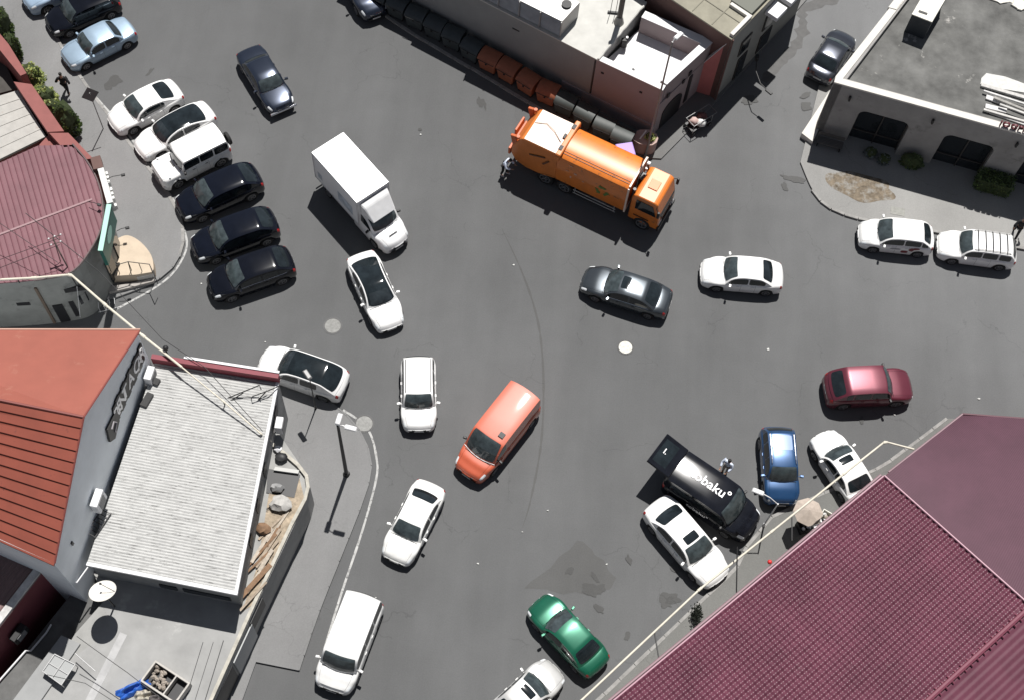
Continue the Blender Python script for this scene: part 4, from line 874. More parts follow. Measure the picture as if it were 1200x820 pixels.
# polycarbonate penthouse, chimney, pole on the roof
pc = bld('roof_penthouse', 'shiny corrugated metal box standing on the white roof edge', 'rooftop unit', 657, 45, HN+.04)
P_ = [G(x, y, HN+.03) for x, y in ((560, -4), (656, 44), (676, 22), (600, -40))]
pn = [P_[0], P_[1], P_[1]+(P_[2]-P_[1]), P_[0]+(P_[2]-P_[1])]
SIL = mat('corrugated_zinc', (.5, .5, .5), .42, .55, var=.15, vs=2); ZI2 = mat('zinc_side', (.32, .32, .32), .5, .3)
MB(pc.location).prism([tuple((p+inn*.12).xy) for p in pn], HN+.032, HN+1.25).build('box_walls', ZI2, pc)
m = MB(pc.location); dd = (pn[1]-pn[0]).normalized(); Lw = (pn[1]-pn[0]).length
n = 16; vs = []
for i in range(n*2+1):
    z = HN+.06+1.16*i/(2*n); o_ = .10 if i % 2 else .045; vs += [pn[0]-inn*(o_-.12)+Vector((0, 0, z-HN-.03)), pn[1]-inn*(o_-.12)+Vector((0, 0, z-HN-.03))]
m.add(vs, [(2*i, 2*i+1, 2*i+3, 2*i+2) for i in range(2*n)]); m.build('corrugated_panel', SIL, pc)
m = MB(pc.location)
for k in range(5): q = pn[0]+dd*Lw*k/4; m.box((q.x-inn.x*.0, q.y-inn.y*.0, HN+.65), (.05, .06, 1.25), math.atan2(dd.y, dd.x))
m.build('panel_frame', ZI2, pc)
MB(pc.location).prism([tuple((p+inn*.05).xy) for p in pn], HN+1.252, HN+1.32).build('unit_roof', mat('zinc_top', (.45, .45, .44), .5, .4), pc)
q = G(664, 6, HN+1.35); MB(pc.location).cyl((q.x, q.y, HN+1.322), .28, .12, 16).build('roof_fan', BLK, pc)
ch = bld('chimney', 'dark chimney pipe with grey conical foot on the white roof', 'chimney', 725, 27, HN)
MB().cyl((0, 0, HN+.03), .30, .5, 16, .17).build('foot', mat('chimney_foot', (.3, .29, .27), .8), ch, smooth=True); MB().cyl((0, 0, HN+.53), .15, 2.6, 14).build('pipe', mat('sooty_pipe', (.035, .028, .025), .6), ch, smooth=True)
MB().cyl((0, 0, HN+3.2), .24, .12, 14, .05).build('cowl', mat('sooty_pipe', (0, 0, 0)), ch)
an = bld('roof_antenna', 'thin wire antenna beside the dark chimney pipe', 'antenna', 715, 16, HN)
m = MB()
for x, y in ((0, 0), (.3, .05)): m.tube([(x, y, HN+.03), (x+.02, y+.1, HN+1.9)], .018, 5)
m.box((.15, 0, HN+.10), (.6, .12, .1)); m.build('mast', BLK, an)
un = bld('roof_motor', 'small dark motor with white cap on the terrace wall edge', 'motor', 733, 42, HN-.2)
MB().box((0, 0, tz+.5), (.35, .3, .6)).build('housing', BLK, un, bevel=.05); MB().cyl((.12, .1, tz+.82), .07, .1, 10).build('cap', WHT, un)
# bins
def bin_(px, py, label, m, i, grp):
    c = G(px, py+1.5, 1.1); rz = math.atan2((K1-W0).y, (K1-W0).x)+rr.uniform(-.12, .12); t = thing('refuse_bin', label, 'bin', (c.x, c.y, .10), rz, grp)
    MB().add([(-.48, -.42, .18), (.48, -.42, .18), (.48, .42, .18), (-.48, .42, .18), (-.58, -.52, 1.05), (.58, -.52, 1.05), (.58, .52, 1.05), (-.58, .52, 1.05)], [(0, 1, 2, 3), (4, 5, 6, 7), (0, 1, 5, 4), (1, 2, 6, 5), (2, 3, 7, 6), (3, 0, 4, 7)]).build('tub', m, t, bevel=.04)
    mb = MB(); n = 8; vs = []
    for k in range(n+1):
        a_ = R_(8+164*k/n); y, z = -.55*math.cos(a_), 1.05+.30*math.sin(a_)
        vs += [(-.60, y, z), (.60, y, z)]
    mb.add(vs, [(2*k, 2*k+1, 2*k+3, 2*k+2) for k in range(n)]+[[2*k for k in range(n+1)], [2*k+1 for k in range(n+1)][::-1]]); mb.build('lid', m, t, smooth=30)
    MB().tube([(-.5, -.60, 1.12), (.5, -.60, 1.12)], .02, 5).box((0, -.57, .95), (.1, .06, .06)).build('handle', BLK, t)
    for x in (-.4, .4):
        for y in (-.32, .32): o = MB().cyl((0, 0, -.03), .09, .06, 12); o = o.build('castor', RUB, t); o.rotation_euler = (0, R_(90), 0); o.location = (x, y, .09)
OB = mat('bin_orange', (.28, .090, .045), .6, var=.15, vs=3); GB = mat('bin_dark', (.040, .050, .054), .5, var=.2, vs=3); GB2 = mat('bin_charcoal', (.04, .048, .046), .55, var=.2, vs=3)
lab = ['leftmost of the four orange refuse bins', 'second orange refuse bin from the left', 'third orange refuse bin from the left', 'rightmost of the four orange refuse bins']
for i, (x, y) in enumerate(((575, 66), (597, 78), (620, 92), (643, 104))): bin_(x, y, lab[i], OB, i, 'orange refuse bins')
for i, (x, y) in enumerate(((445, -8), (467, 3), (489, 15), (511, 27), (532, 39), (554, 53))): bin_(x, y, 'dark refuse bin in the shade up-left of the orange bins', GB, i, 'dark refuse bins left of the orange ones')
for i, (x, y) in enumerate(((664, 117), (687, 131), (709, 145), (730, 158))): bin_(x, y, 'dark refuse bin in the shade between the orange bins and the pink kiosk', GB2, i, 'dark refuse bins right of the orange ones')
# kiosk-like planter and purple crate by the corner
kp = bld('planter', 'pinkish curved planter with a green plant at the corner of the white building', 'planter', 757, 172, .8)
mb = MB(); vs = []; n = 12
kc = G(758, 168, .5); kp.location = (kc.x, kc.y, .1)
for k in range(n): a_ = 2*math.pi*k/n; vs.append((.95*math.cos(a_)*(1 if math.cos(a_) < 0 else .6), .55*math.sin(a_)))
MB().prism(vs, 0, .95).build('wall_ring', mat('pink_plaster', (.42, .30, .27), .8), kp, smooth=40); MB().box((-.3, .1, 1.0), (.08, .7, .06), -.5).build('edge_strip', WHT, kp)
leafmass('plant', 'small green plant growing in the pinkish planter', 'plant', 0, 0, 1.05, .35, .3, .5, LB, 260, .06, 0, 11, org=Vector((kc.x+.1, kc.y-.05, 1.05)))
q = G(733, 176, 1.6); t = thing('crate_stack', 'light purple covered crate standing behind the garbage truck', 'crate', (q.x, q.y, .1), .3)
MB().box((0, 0, .75), (.9, .8, 1.5)).build('crate_body', mat('crate_dark', (.1, .08, .12), .7), t, bevel=.03); MB().box((0, 0, 1.54), (1.0, .9, .07), tp=.9).build('cover', mat('purple_cover', (.40, .28, .62), .6), t, bevel=.02)

# ---- tan round-cornered building, left
HR = 4.7
PINK = mat('pink_roofing', (.175, .076, .090), .65, var=.14, vs=.8, stain=((.32, .25, .25), 1.6, .66, .06)); RGW = mat('round_wall', (.26, .265, .25), .85, var=.22, vs=.6, stain=((.10, .10, .10), .7, .55, .2))
rb_ = bld('round_building', 'grey round-cornered building with pink ribbed roof and green sign at the left edge', 'building', 85, 318, HR)
edge = curve([(84, 171), (100, 190), (112, 212), (118, 236), (118, 262), (107, 288), (84, 317), (50, 326), (0, 331), (-90, 336)], 4)
outl = edge+[(-90, 210), (0, 192), (44, 172)]
PG(rb_, outl, 0, HR-.07, 'walls', RGW, zp=HR)
ctr = G(20, 250, HR)
m = MB(rb_.location); pr = [G(x, y, HR) for x, y in outl]; pr = [ctr+(p-ctr)*1.012 for p in pr]; m.prism([tuple(p.xy) for p in pr], HR-.068, HR); m.build('roof', PINK, rb_)
# roofing ribs: thin raised seams clipped to the outline
def inside(p, poly):
    c = False; n = len(poly); j = n-1
    for i in range(n):
        if (poly[i].y > p.y) != (poly[j].y > p.y) and p.x < (poly[j].x-poly[i].x)*(p.y-poly[i].y)/(poly[j].y-poly[i].y)+poly[i].x: c = not c
        j = i
    return c
def ribs(poly, dirv, step, wd, h, z, name, m_, parent, zf=None):
    d_ = Vector((dirv.x, dirv.y)).normalized(); n_ = Vector((-d_.y, d_.x)); us = [n_.dot(p.xy) for p in poly]; mb = MB(parent.location); u = min(us)+step/2
    while u < max(us):
        ts = []
        for i in range(len(poly)):
            a, b = poly[i-1].xy, poly[i].xy; ua, ub = n_.dot(a), n_.dot(b)
            if (ua-u)*(ub-u) < 0: ts.append(d_.dot(a+(b-a)*((u-ua)/(ub-ua))))
        ts.sort()
        for k in range(0, len(ts)-1, 2):
            t0, t1 = ts[k], ts[k+1]; vs = []
            for t in (t0, t1):
                for du, dz in ((-wd/2, 0), (0, h), (wd/2, 0)):
                    q = d_*t+n_*(u+du); vs.append((q.x, q.y, (zf(q) if zf else z)+dz))
            mb.add(vs, [(0, 1, 4, 3), (1, 2, 5, 4), (0, 2, 1), (3, 4, 5)])
        u += step
    return mb.build(name, m_, parent)
rdir = G(60, 330, HR)-G(20, 190, HR)
ribs(pr, rdir, .28, .10, .035, HR+.002, 'roof_ribs', PINK, rb_)
a_, b_ = G(-10, 279, HR), G(108, 234, HR); dd = (b_-a_).normalized(); s_ = Vector((-dd.y, dd.x, 0))*.05
MB(rb_.location).prism([tuple(p.xy) for p in (a_+s_, b_+s_, b_-s_, a_-s_)], HR+.004, HR+.045).build('roof_seam', mat('pale_seam', (.30, .19, .20), .7), rb_)
# fascia, windows, downpipe placed on the curved wall
def on_edge(px0, px1): return G(*px0, HR), G(*px1, HR)
def wallbox(P0, P1, z0, z1, out, th, name, m_, parent, bevel=0):
    d_ = (P1-P0); d_.z = 0; L_ = d_.length; d_.normalize(); n_ = Vector((d_.y, -d_.x, 0)); 
    if n_.dot(P0-ctr) < 0: n_ = -n_
    c = (P0+P1)/2+n_*(out+th/2); o = MB(parent.location).box((c.x, c.y, (z0+z1)/2), (L_, th, z1-z0), math.atan2(d_.y, d_.x)); return o.build(name, m_, parent, bevel=bevel)
wallbox(*on_edge((92, 318), (66, 322)), 2.9, 3.3, .02, .06, 'ventilation_slot', DARK, rb_); wallbox(*on_edge((20, 329), (4, 330)), 2.2, 2.5, .0, .05, 'ventilation_slot', DARK, rb_)
wallbox(*on_edge((56, 325), (44, 327)), .1, 1.9, .01, .06, 'door', DARK, rb_); wallbox(*on_edge((70, 322), (64, 323)), .4, 2.0, .01, .06, 'narrow_window', DARK, rb_)
wallbox(*on_edge((38, 327), (35, 327)), .1, 3.9, .03, .10, 'downpipe', mat('rust_pipe', (.16, .12, .09), .7), rb_)
wallbox(*on_edge((86, 314), (76, 320)), 1.4, 2.3, .01, .05, 'window', WGL, rb_)
wallbox(*on_edge((116, 270), (110, 284)), .5, 2.5, .02, .08, 'shop_window', WGL, rb_); wallbox(*on_edge((119, 240), (118, 258)), .5, 2.4, .04, .08, 'shop_window', WGL, rb_)
m = MB(rb_.location)
for k in range(len(edge)-8):
    a_, b_ = G(*edge[k], HR), G(*edge[k+1], HR); m.tube([a_+(a_-ctr).normalized()*.09+Vector((0, 0, .02)), b_+(b_-ctr).normalized()*.09+Vector((0, 0, .02))], .05, 6)
m.build('gutter', mat('gutter_dark', (.10, .07, .07), .6), rb_)
# shop signs
sg_ = bld('shop_sign', 'tall green shop sign with pale round emblem on the corner of the round building', 'sign', 119, 270, HR)
GS = mat('sign_green', (.02, .13, .10), .4); GP = mat('sign_pale_green', (.35, .62, .52), .5)
a_, b_ = G(123, 243, HR+.1), G(113, 296, HR+.1); dd = (b_-a_); Ls = dd.length; dd.normalize(); n_ = Vector((dd.y, -dd.x, 0)); n_ = n_ if n_.dot(a_-ctr) > 0 else -n_
c = (a_+b_)/2; rz = math.atan2(dd.y, dd.x)
MB(sg_.location).box((c.x+n_.x*.25, c.y+n_.y*.25, HR-.45), (Ls, .18, 1.5), rz).build('panel', GS, sg_)
MB(sg_.location).box((c.x+n_.x*.25, c.y+n_.y*.25, HR+.33), (Ls+.06, .24, .05), rz).build('top_edge', GP, sg_)
fm = frame(c+n_*.345+Vector((0, 0, -.45))-sg_.location, -dd if (-dd).cross(Vector((0, 0, 1))).dot(n_) > 0 else dd, (0, 0, 1))
mb = MB(); vs = [(.50*math.cos(2*math.pi*k/24), .38*math.sin(2*math.pi*k/24), .004) for k in range(24)]; mb.add(vs, [list(range(24))]); o = mb.build('emblem', GP, sg_); o.data.transform(fm)
ws = bld('shop_sign', 'white framed sign board above the pavement up from the green sign', 'sign', 116, 212, HR)
a_, b_ = G(110, 196, HR+.2), G(122, 240, HR+.2); dd = (b_-a_); Ls = dd.length; dd.normalize(); n_ = Vector((dd.y, -dd.x, 0)); n_ = n_ if n_.dot(a_-ctr) > 0 else -n_; c = (a_+b_)/2; rz = math.atan2(dd.y, dd.x)
SGW = mat('sign_white', (.62, .62, .60), .6, var=.2, vs=5)
MB(ws.location).box((c.x+n_.x*.30, c.y+n_.y*.30, HR-.2), (Ls, .30, .85), rz).build('sign_box', SGW, ws)
m = MB(ws.location)
for k in range(7): q = a_+dd*Ls*(k+.5)/7+n_*.50; m.box((q.x, q.y, HR-.5+.1*(k % 3)), (.16, .12, .35), rz)
m.build('raised_letter', SGW, ws)
q = a_-dd*.2+n_*.2; MB(ws.location).box((q.x, q.y, HR+.0), (.75, .5, .5), rz).build('dark_cabinet', BRW, ws)
for i, (p0, p1, z, lb) in enumerate((((122, 211), (144, 205), HR, 'thin sign floodlight on an arm by the white sign board'), ((137, 271), (149, 267), HR-.6, 'small dark floodlight on an arm beside the green sign'), ((104, 237), (116, 240), HR+.3, 'short dark bracket lamp on the pink roof edge'))):
    p, q = G(*p0, z), G(*p1, z+.1); t = thing('floodlight', lb, 'lamp', p, 0, 'floodlights around the round building')
    MB().tube([(0, 0, 0), (q-p)*.5+Vector((0, 0, .08)), q-p], .018, 5).build('arm', BLK, t); MB().box(q-p+Vector((0, 0, -.03)), (.2, .14, .10), math.atan2((q-p).y, (q-p).x)).build('lamp_head', BLK, t, bevel=.02)
# entrance platform with railing and steps
st = bld('entrance_steps', 'sand coloured rounded entrance platform with railing and steps beside the round building', 'steps', 150, 300, 0)
SAND = mat('sand_screed', (.52, .43, .33), .9, var=.08, vs=2, bump=.3, bs=12); zs = .85
plat = curve([(128, 286), (137, 280), (150, 276), (165, 284), (177, 299), (180, 314), (178, 319)], 4)+[(160, 322), (126, 324)]
PG(st, plat, .1, zs, 'platform', SAND)
for k in range(3):
    a_ = [(160+5*k, 322+1.5*k), (179, 318+2.6*k), (180, 321+2.6*k), (160+5*k, 325+1.5*k)]; PG(st, a_, .1, zs-.2*(k+1), 'step', mat('step_white', (.6, .57, .53), .8), zp=zs-.2*(k+1))
rp = [G(x, y, zs+.9) for x, y in ((136, 311), (150, 307), (175, 310), (181, 323))]; m = MB(st.location)
m.tube(rp, .025, 6)
for p in rp[:]+[(rp[1]+rp[2])/2]: m.tube([p, p-Vector((0, 0, .9))], .02, 6)
m.tube([rp[1], rp[1]+(G(155, 326, .6)-G(150, 307, 1.75)) * .8], .022, 6)
m.build('railing', BLK, st)
tag(MB().prism([tuple(G(x, y, .3).xy) for x, y in ((128, 343), (150, 338), (180, 330), (181, 326), (150, 333), (128, 336))], .1, .32).build('low_wall', mat('stone_low', (.33, .31, .29), .9, var=.2, vs=3)), 'low stone edging below the sand coloured platform', 'wall')
q = G(171, 375, 0); t = thing('bicycle_rack', 'bent white metal rack at the foot of the round building', 'rack', (G(118, 366).x, G(118, 366).y, 0), .4); m = MB()
for k in range(4): m.tube([(k*.28, 0, 0), (k*.28, 0, .5), (k*.28+.05, .22, .62), (k*.28, .42, .5), (k*.28, .42, 0)], .018, 5)
m.tube([(-.1, 0, .05), (1.0, 0, .05)], .02, 5); m.build('frame', mat('rack_white', (.6, .6, .6), .5), t)

# ---- pale slatted roof with red parapets, upper left
REDP = mat('red_parapet', (.235, .072, .064), .7, var=.10, vs=1.5); SLW = mat('pale_slats', (.40, .385, .36), .8, var=.10, vs=2.5, stain=((.35, .3, .26), 2, .62, .1))
pl = bld('slatted_roof_house', 'small house with pale slatted roof and red parapets behind the hedge', 'building', 20, 150, 4.2)
PG(pl, [(-60, 128), (20, 106), (54, 160), (-60, 215)], 0, 4.05, 'walls', REDP, zp=4.2)
po = [G(x, y, 4.2) for x, y in ((-60, 130), (21, 106), (54, 160), (-60, 216))]; MB(pl.location).prism([tuple(p.xy) for p in po], 4.053, 4.2).build('roof', SLW, pl)
dl_ = po[1]-po[0]
for i in range(1, 6): 
    a_ = po[1].lerp(po[2], i/6); b_ = po[0].lerp(po[3], i/6); n_ = (po[2]-po[1]).normalized()*.03
    MB(pl.location).prism([tuple(p.xy) for p in (a_+n_, b_+n_, b_-n_, a_-n_)], 4.2015, 4.228).build('roof_slat_joint', SLW, pl)
PG(pl, [(16, 96), (37, 99), (75, 154), (56, 155)], 0, 4.75, 'parapet', REDP); PG(pl, [(57.6, 156), (80, 156), (109, 186), (99, 187), (84, 172), (73, 173)], 0, 4.70, 'parapet', REDP)
PG(pl, [(-20, 20), (-20, 44), (0, 59), (24, 89), (31, 86), (10, 52), (0, 40)], 0, 4.72, 'parapet', REDP)
PG(pl, [(46, 170), (58, 157), (73, 173), (84, 171), (60, 182)], 0, 4.25, 'parapet_end', REDP)
PG(pl, [(-60, 60), (0, 62), (16, 96), (20, 104), (-60, 126)], 0, 3.2, 'low_roof', mat('dark_low_roof', (.06, .055, .05), .9, var=.2, vs=2))
for i, (x, y, rx, ry, h, m_, n_, lb, bx_) in enumerate(((9, 40, .55, .7, 2.6, LF, 1500, 'dark green columnar shrub at the top left edge', 0), (20, 68, .5, .6, 2.4, LF, 1300, 'dark green shrub below the columnar one at the top left edge', 0),
        (40, 98, .8, .75, 1.9, LB, 1500, 'pale yellow-green bush under the red parapet', 0), (55, 122, .85, .75, 1.7, LB, 1500, 'pale green bush between the yellow-green bush and the dark cypress', 0), (66, 134, .6, .5, 1.5, LB, 900, 'small pale green bush at the foot of the dark cypress', 0), (84, 156, .72, .85, 3.2, LF, 2600, 'tall dark green cypress beside the square sign on a pole', 0))):
    leafmass('shrub', lb, 'shrub', x, y, .12, rx, ry, h, m_, n_, .075, 0, 20+i, group='shrubs along the red parapet')

# ---- orange-roofed gable building
ZE = 8.5; ZRG = 11.3
gb = bld('gable_building', 'grey gabled building with orange-red metal roof and a car hire sign on its gable', 'building', 61, 658, ZE)
a_, b_, r_ = G(61, 658, ZE), G(160, 388, ZE), G(95, 487, ZRG); a2, b2, r2 = G(-170, 556, ZE), G(-170, 387.5, ZE), G(-170, 434, ZRG)
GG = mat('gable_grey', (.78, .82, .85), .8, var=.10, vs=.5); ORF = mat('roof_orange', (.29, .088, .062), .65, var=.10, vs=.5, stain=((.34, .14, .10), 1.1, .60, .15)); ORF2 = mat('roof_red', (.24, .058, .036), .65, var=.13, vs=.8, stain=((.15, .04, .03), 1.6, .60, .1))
rc_ = (a_+b_)/2; rr_ = Vector((r_.x, r_.y, ZRG))
A0, B0 = Vector((a_.x, a_.y, 0)), Vector((b_.x, b_.y, 0)); A2, B2 = Vector((a2.x, a2.y, 0)), Vector((b2.x, b2.y, 0)); e_ = Vector((0, 0, -.10))
MB(gb.location).add([A0, B0, b_+e_, r_+e_, a_+e_, A2, B2, b2+e_, r2+e_, a2+e_], [(0, 1, 2, 3, 4), (5, 9, 8, 7, 6), (1, 6, 7, 2), (5, 0, 4, 9)]).build('walls', GG, gb)
og = (a_-a2).normalized()*.12
def slope(P, Q, P2, Q2, n_, m_, name, drop):
    mb = MB(gb.location)
    for i in range(n_):
        s0, s1 = i/n_, (i+1)/n_; p0, p1 = P.lerp(Q, s0)+og, P.lerp(Q, s1)+og; q0, q1 = P2.lerp(Q2, s0), P2.lerp(Q2, s1); u = Vector((0, 0, drop)); 
        mb.add([p0, p1+u, q1+u, q0, p0-Vector((0, 0, .09)), p1-Vector((0, 0, .06)), q1-Vector((0, 0, .06)), q0-Vector((0, 0, .09))], [(0, 1, 2, 3), (0, 4, 5, 1), (1, 5, 6, 2), (4, 7, 6, 5), (3, 2, 6, 7)])
    return mb.build(name, m_, gb)
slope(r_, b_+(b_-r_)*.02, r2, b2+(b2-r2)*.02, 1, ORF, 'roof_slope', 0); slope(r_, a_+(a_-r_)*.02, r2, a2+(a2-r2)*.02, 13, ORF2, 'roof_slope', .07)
m = MB(gb.location); m.tube([r_+og, r2], .07, 6); m.tube([a_+og, r_+og, b_+og], .05, 6); m.build('ridge_cap', mat('ridge_dark', (.20, .05, .04), .6), gb)
m = MB(gb.location); m.tube([a_+og+Vector((0, 0, .0)), a2], .05, 6); m.build('gutter', WRF, gb)
m = MB(gb.location); m.tube([b_+og+(b_-r_)*.03, b2+(b2-r2)*.03], .06, 6); m.build('gutter', mat('gutter_rust', (.45, .28, .22), .7), gb)
gd = (b_-a_).normalized(); gn = Vector((gd.y, -gd.x, 0)); gn = gn if gn.x > 0 else -gn
def ong(px, py, off=.03):
    u, z = ONW(a_, b_, px, py); return a_+gd*u+Vector((0, 0, z-ZE))+gn*off
# sign of boxed letters climbing along the wall
sgn = thing('wall_sign', 'row of black letter boxes reading RENT A CAR on the grey gable wall', 'sign', ong(148, 450, 0)); s0, s1 = ong(133, 487), ong(166, 412)
SB = mat('sign_black', (.012, .012, .012), .5); tx_ = "RENT A CAR"; sd = (s1-s0); Ls = sd.length; sd.normalize(); up = Vector((0, 0, 1)); up = (up-sd*up.dot(sd)).normalized()
for i, c_ in enumerate(tx_):
    q = s0+sd*Ls*(i+.5)/len(tx_); cell = Ls/len(tx_)
    q = q+Vector((0, 0, .10*(i % 2)))
    fm = frame(q-sgn.location, sd, up); bx = MB().box((0, 0, 0), (cell*1.08, 1.25, .12+.004*(i % 2))); o = bx.build('letter_box', SB, sgn); o.data.transform(fm)
    if c_ == ' ': continue
    fm2 = frame(q-sgn.location+gn*.070, sd, up); text_mesh('letter', c_, 1.0, GLOW, o, fm2, .012, (.92, 1.15))
ic = thing('wall_sign', 'dark five-sided sign board with white mark below the letter boxes', 'sign', ong(130, 497, 0)); q = ong(130, 500)
mb = MB(); pv = [(-.55, -.35), (-.1, -.75), (.6, -.35), (.62, .5), (-.5, .6)]; mb.prism(pv, -.05, .05); o = mb.build('board', SB, ic); o.data.transform(frame(q-ic.location+gn*.05, sd, up))
mb = MB(); mb.tube([(-.2, .2, .07), (.1, .35, .07), (.3, 0, .07), (0, -.3, .07), (.1, -.5, .07)], .04, 5); o = mb.build('mark', mat('mark_grey', (.35, .33, .35), .6), ic); o.data.transform(frame(q-ic.location+gn*.05, sd, up))
def aircon(px, py, lb, P, w_=.85, h_=.6, dp=.34, name='air_conditioner', m_=None, dirv=None, nv=None):
    t = thing(name, lb, 'air conditioner', P); rz = math.atan2(dirv.y, dirv.x); m_ = m_ or WRF
    MB().box(nv*(dp/2+.12), (w_, dp, h_), rz).build('casing', m_, t, bevel=.02)
    c = nv*(dp+.135); mb = MB(); mb.box(c, (.5, .02, .5*h_/.6), rz); mb.build('fan_grille', mat('grille_grey', (.2, .2, .2), .6), t)
    MB().box(nv*.2+Vector((0, 0, -h_/2-.04)), (w_*.8, .5, .04), rz).build('bracket', BLK, t); return t
aircon(0, 0, 'white air conditioner high on the grey gable wall below the letter sign', ong(170, 440, 0), dirv=gd, nv=gn, h_=1.0, w_=.7)
aircon(0, 0, 'white air conditioner low on the grey gable wall beside the dark grate', ong(108, 585, 0), dirv=gd, nv=gn, h_=.9)
q = ong(84, 636, .03); t = MB().box(q, (.12, .06, .3), math.atan2(gd.y, gd.x)); tag(t.build('wall_vent', DARK), 'small dark oval vent low on the grey gable wall', 'vent')

def streaked(name, col, dirt):
    m = mat(name, col, .65, var=.10, vs=1.5); n = m.node_tree.nodes; L = m.node_tree.links; b = n['Principled BSDF']; src = b.inputs['Base Color'].links[0].from_socket
    geo = n.new('ShaderNodeNewGeometry')
    for sc, th, rot in (((1.2, 9.0, 1), .575, .0), ((.7, 5.0, 1), .61, 0.0), ((5, 5, 1), .62, 0)):
        q = n.new('ShaderNodeMapping'); q.inputs['Rotation'].default_value = (0, 0, rot); q.inputs['Scale'].default_value = sc; L.new(geo.outputs['Position'], q.inputs[0])
        t = n.new('ShaderNodeTexNoise'); t.inputs['Scale'].default_value = 1.6; t.inputs['Detail'].default_value = 6; t.inputs['Roughness'].default_value = .72; L.new(q.outputs[0], t.inputs[0])
        r = n.new('ShaderNodeMapRange'); r.inputs[1].default_value = th; r.inputs[2].default_value = th+.05; r.inputs[4].default_value = .8; L.new(t.outputs[0], r.inputs[0])
        x = n.new('ShaderNodeMix'); x.data_type = 'RGBA'; x.inputs[7].default_value = (*dirt, 1); L.new(src, x.inputs[6]); L.new(r.outputs[0], x.inputs[0]); src = x.outputs[2]
    L.new(src, b.inputs['Base Color']); return m
# ---- white tin-roofed shed and flat terrace, lower left
ZT = 2.8; ZS = 5.2
wsd = bld('tin_roof_shed', 'shed with stained white ribbed roof and maroon street parapet', 'building', 277, 695, ZS)
SR = streaked('shed_tin', (.43, .43, .42), (.15, .148, .143)); SWL = mat('shed_wall', (.22, .225, .225), .85, var=.2, vs=1)
c_ = [G(184, 418, ZS), G(328, 442, ZS), G(278, 697, ZS), G(101, 662, ZS)]
ins = [c_[0], c_[1]-Vector((.12, 0, 0)), c_[2]+Vector((-.12, .2, 0)), c_[3]+Vector((0, .2, 0))]
MB(wsd.location).prism([tuple(p.xy) for p in ins], 0, ZS-.13).build('walls', SWL, wsd)
m = MB(wsd.location); n = 150; vs = []
for i in range(n+1):
    z = ZS+(.018 if i % 2 else -.012); p = c_[0].lerp(c_[3], i/n); q = c_[1].lerp(c_[2], i/n); vs += [Vector((p.x, p.y, z)), Vector((q.x, q.y, z))]
m.add(vs, [(2*i, 2*i+1, 2*i+3, 2*i+2) for i in range(n)]); m.build('tin_roof', SR, wsd)
m = MB(wsd.location); 
def slab(P, Q, wdt, z0, z1, mm2, side):
    d_ = (Q-P).normalized(); n_ = Vector((-d_.y, d_.x, 0))*side; mm2.prism([tuple(p.xy) for p in (P, Q, Q+n_*wdt, P+n_*wdt)], z0, z1)
slab(c_[3], c_[2], .16, ZS-.128, ZS+.04, m, 1); slab(c_[2]+Vector((0, .17, 0)), c_[1], .14, ZS-.126, ZS+.036, m, 1); m.build('roof_edge', WRF, wsd)
m = MB(wsd.location); p0, p1 = G(178, 414, ZS+.55), G(327, 437, ZS+.55); slab(p0, p1, .24, ZS-.1, ZS+.5, m, -1); m.build('street_parapet', mat('maroon_paint', (.20, .03, .045), .6, var=.1, vs=2), wsd)
m = MB(wsd.location); slab(p0+(p1-p0)*.25, p1, .12, ZS+.502, ZS+.56, m, 1); m.build('parapet_cap', WRF, wsd)
m = MB(wsd.location); slab(G(218, 430, ZS+.05), G(327, 447, ZS+.05), .2, ZS+.02, ZS+.08, m, 1); m.build('flashing', WRF, wsd)
# dirt patches / loose things at the left edge of the tin roof
for x, y, w_, h_ in ((181, 446, .5, .35), (172, 468, .35, .75)):
    q = G(x, y, ZS+.1); tag(MB().box((q.x, q.y, ZS+.09), (w_, h_, .12), -.3).build('felt_roll', mat('felt', (.05, .05, .05), .9), bevel=.03), 'dark felt patch %s the tin roof corner by the gable wall' % ('at' if h_ < .5 else 'below'), 'felt')
q = G(115, 612, ZS+.15); t = thing('roof_grate', 'small dark grate leaning at the left edge of the tin roof', 'grate', (q.x, q.y, ZS+.02), 1.2); m = MB()
for k in range(7): m.box((-.6+.2*k, 0, .08), (.03, .5, .03))
m.box((0, -.24, .08), (1.3, .04, .05)).box((0, .24, .08), (1.3, .04, .05)); m.build('bars', BLK, t)
tb = bld('flat_roof_annex', 'low flat-roofed annex with grey terrace and cream edge wall along the pavement', 'building', 300, 709, ZT)
TG = mat('terrace_screed', (.30, .30, .295), .9, var=.14, vs=.8, stain=((.45, .45, .44), .5, .6, .1)); AW = mat('annex_wall', (.30, .30, .29), .9, var=.15, vs=1.1); EW = mat('edge_cream', (.42, .40, .35), .85, var=.25, vs=3)
blk = [(322, 500), (351, 543), (363, 568), (359, 585), (300, 709), (232, 860), (20, 860), (62, 785), (88, 742), (125, 700), (110, 672), (190, 520)]
PG(tb, blk, 0, ZT, 'walls', AW)
PG(tb, [(298, 706), (230, 858), (22, 858), (64, 786), (130, 738), (112, 676), (275, 690), (283, 712)], ZT+.001, ZT+.012, 'terrace_floor', TG, zp=ZT)
m = MB(tb.location); ep = [G(x, y, ZT+.16) for x, y in ((312, 512), (336, 530), (351, 543), (361, 556), (363, 570), (359, 585), (343, 615), (300, 706), (232, 858))]
for i in range(len(ep)-1):
    d_ = (ep[i+1]-ep[i]).normalized(); n_ = Vector((-d_.y, d_.x, 0)); n_ = n_ if n_.x < 0 else -n_; w_ = .16; m.prism([tuple(p.xy) for p in (ep[i]-d_*.03, ep[i+1]+d_*.03, ep[i+1]+n_*w_+d_*.03, ep[i]+n_*w_-d_*.03)], ZT+.002*(i % 2), ZT+.16+.004*(i % 3))
m.build('edge_wall', EW, tb)
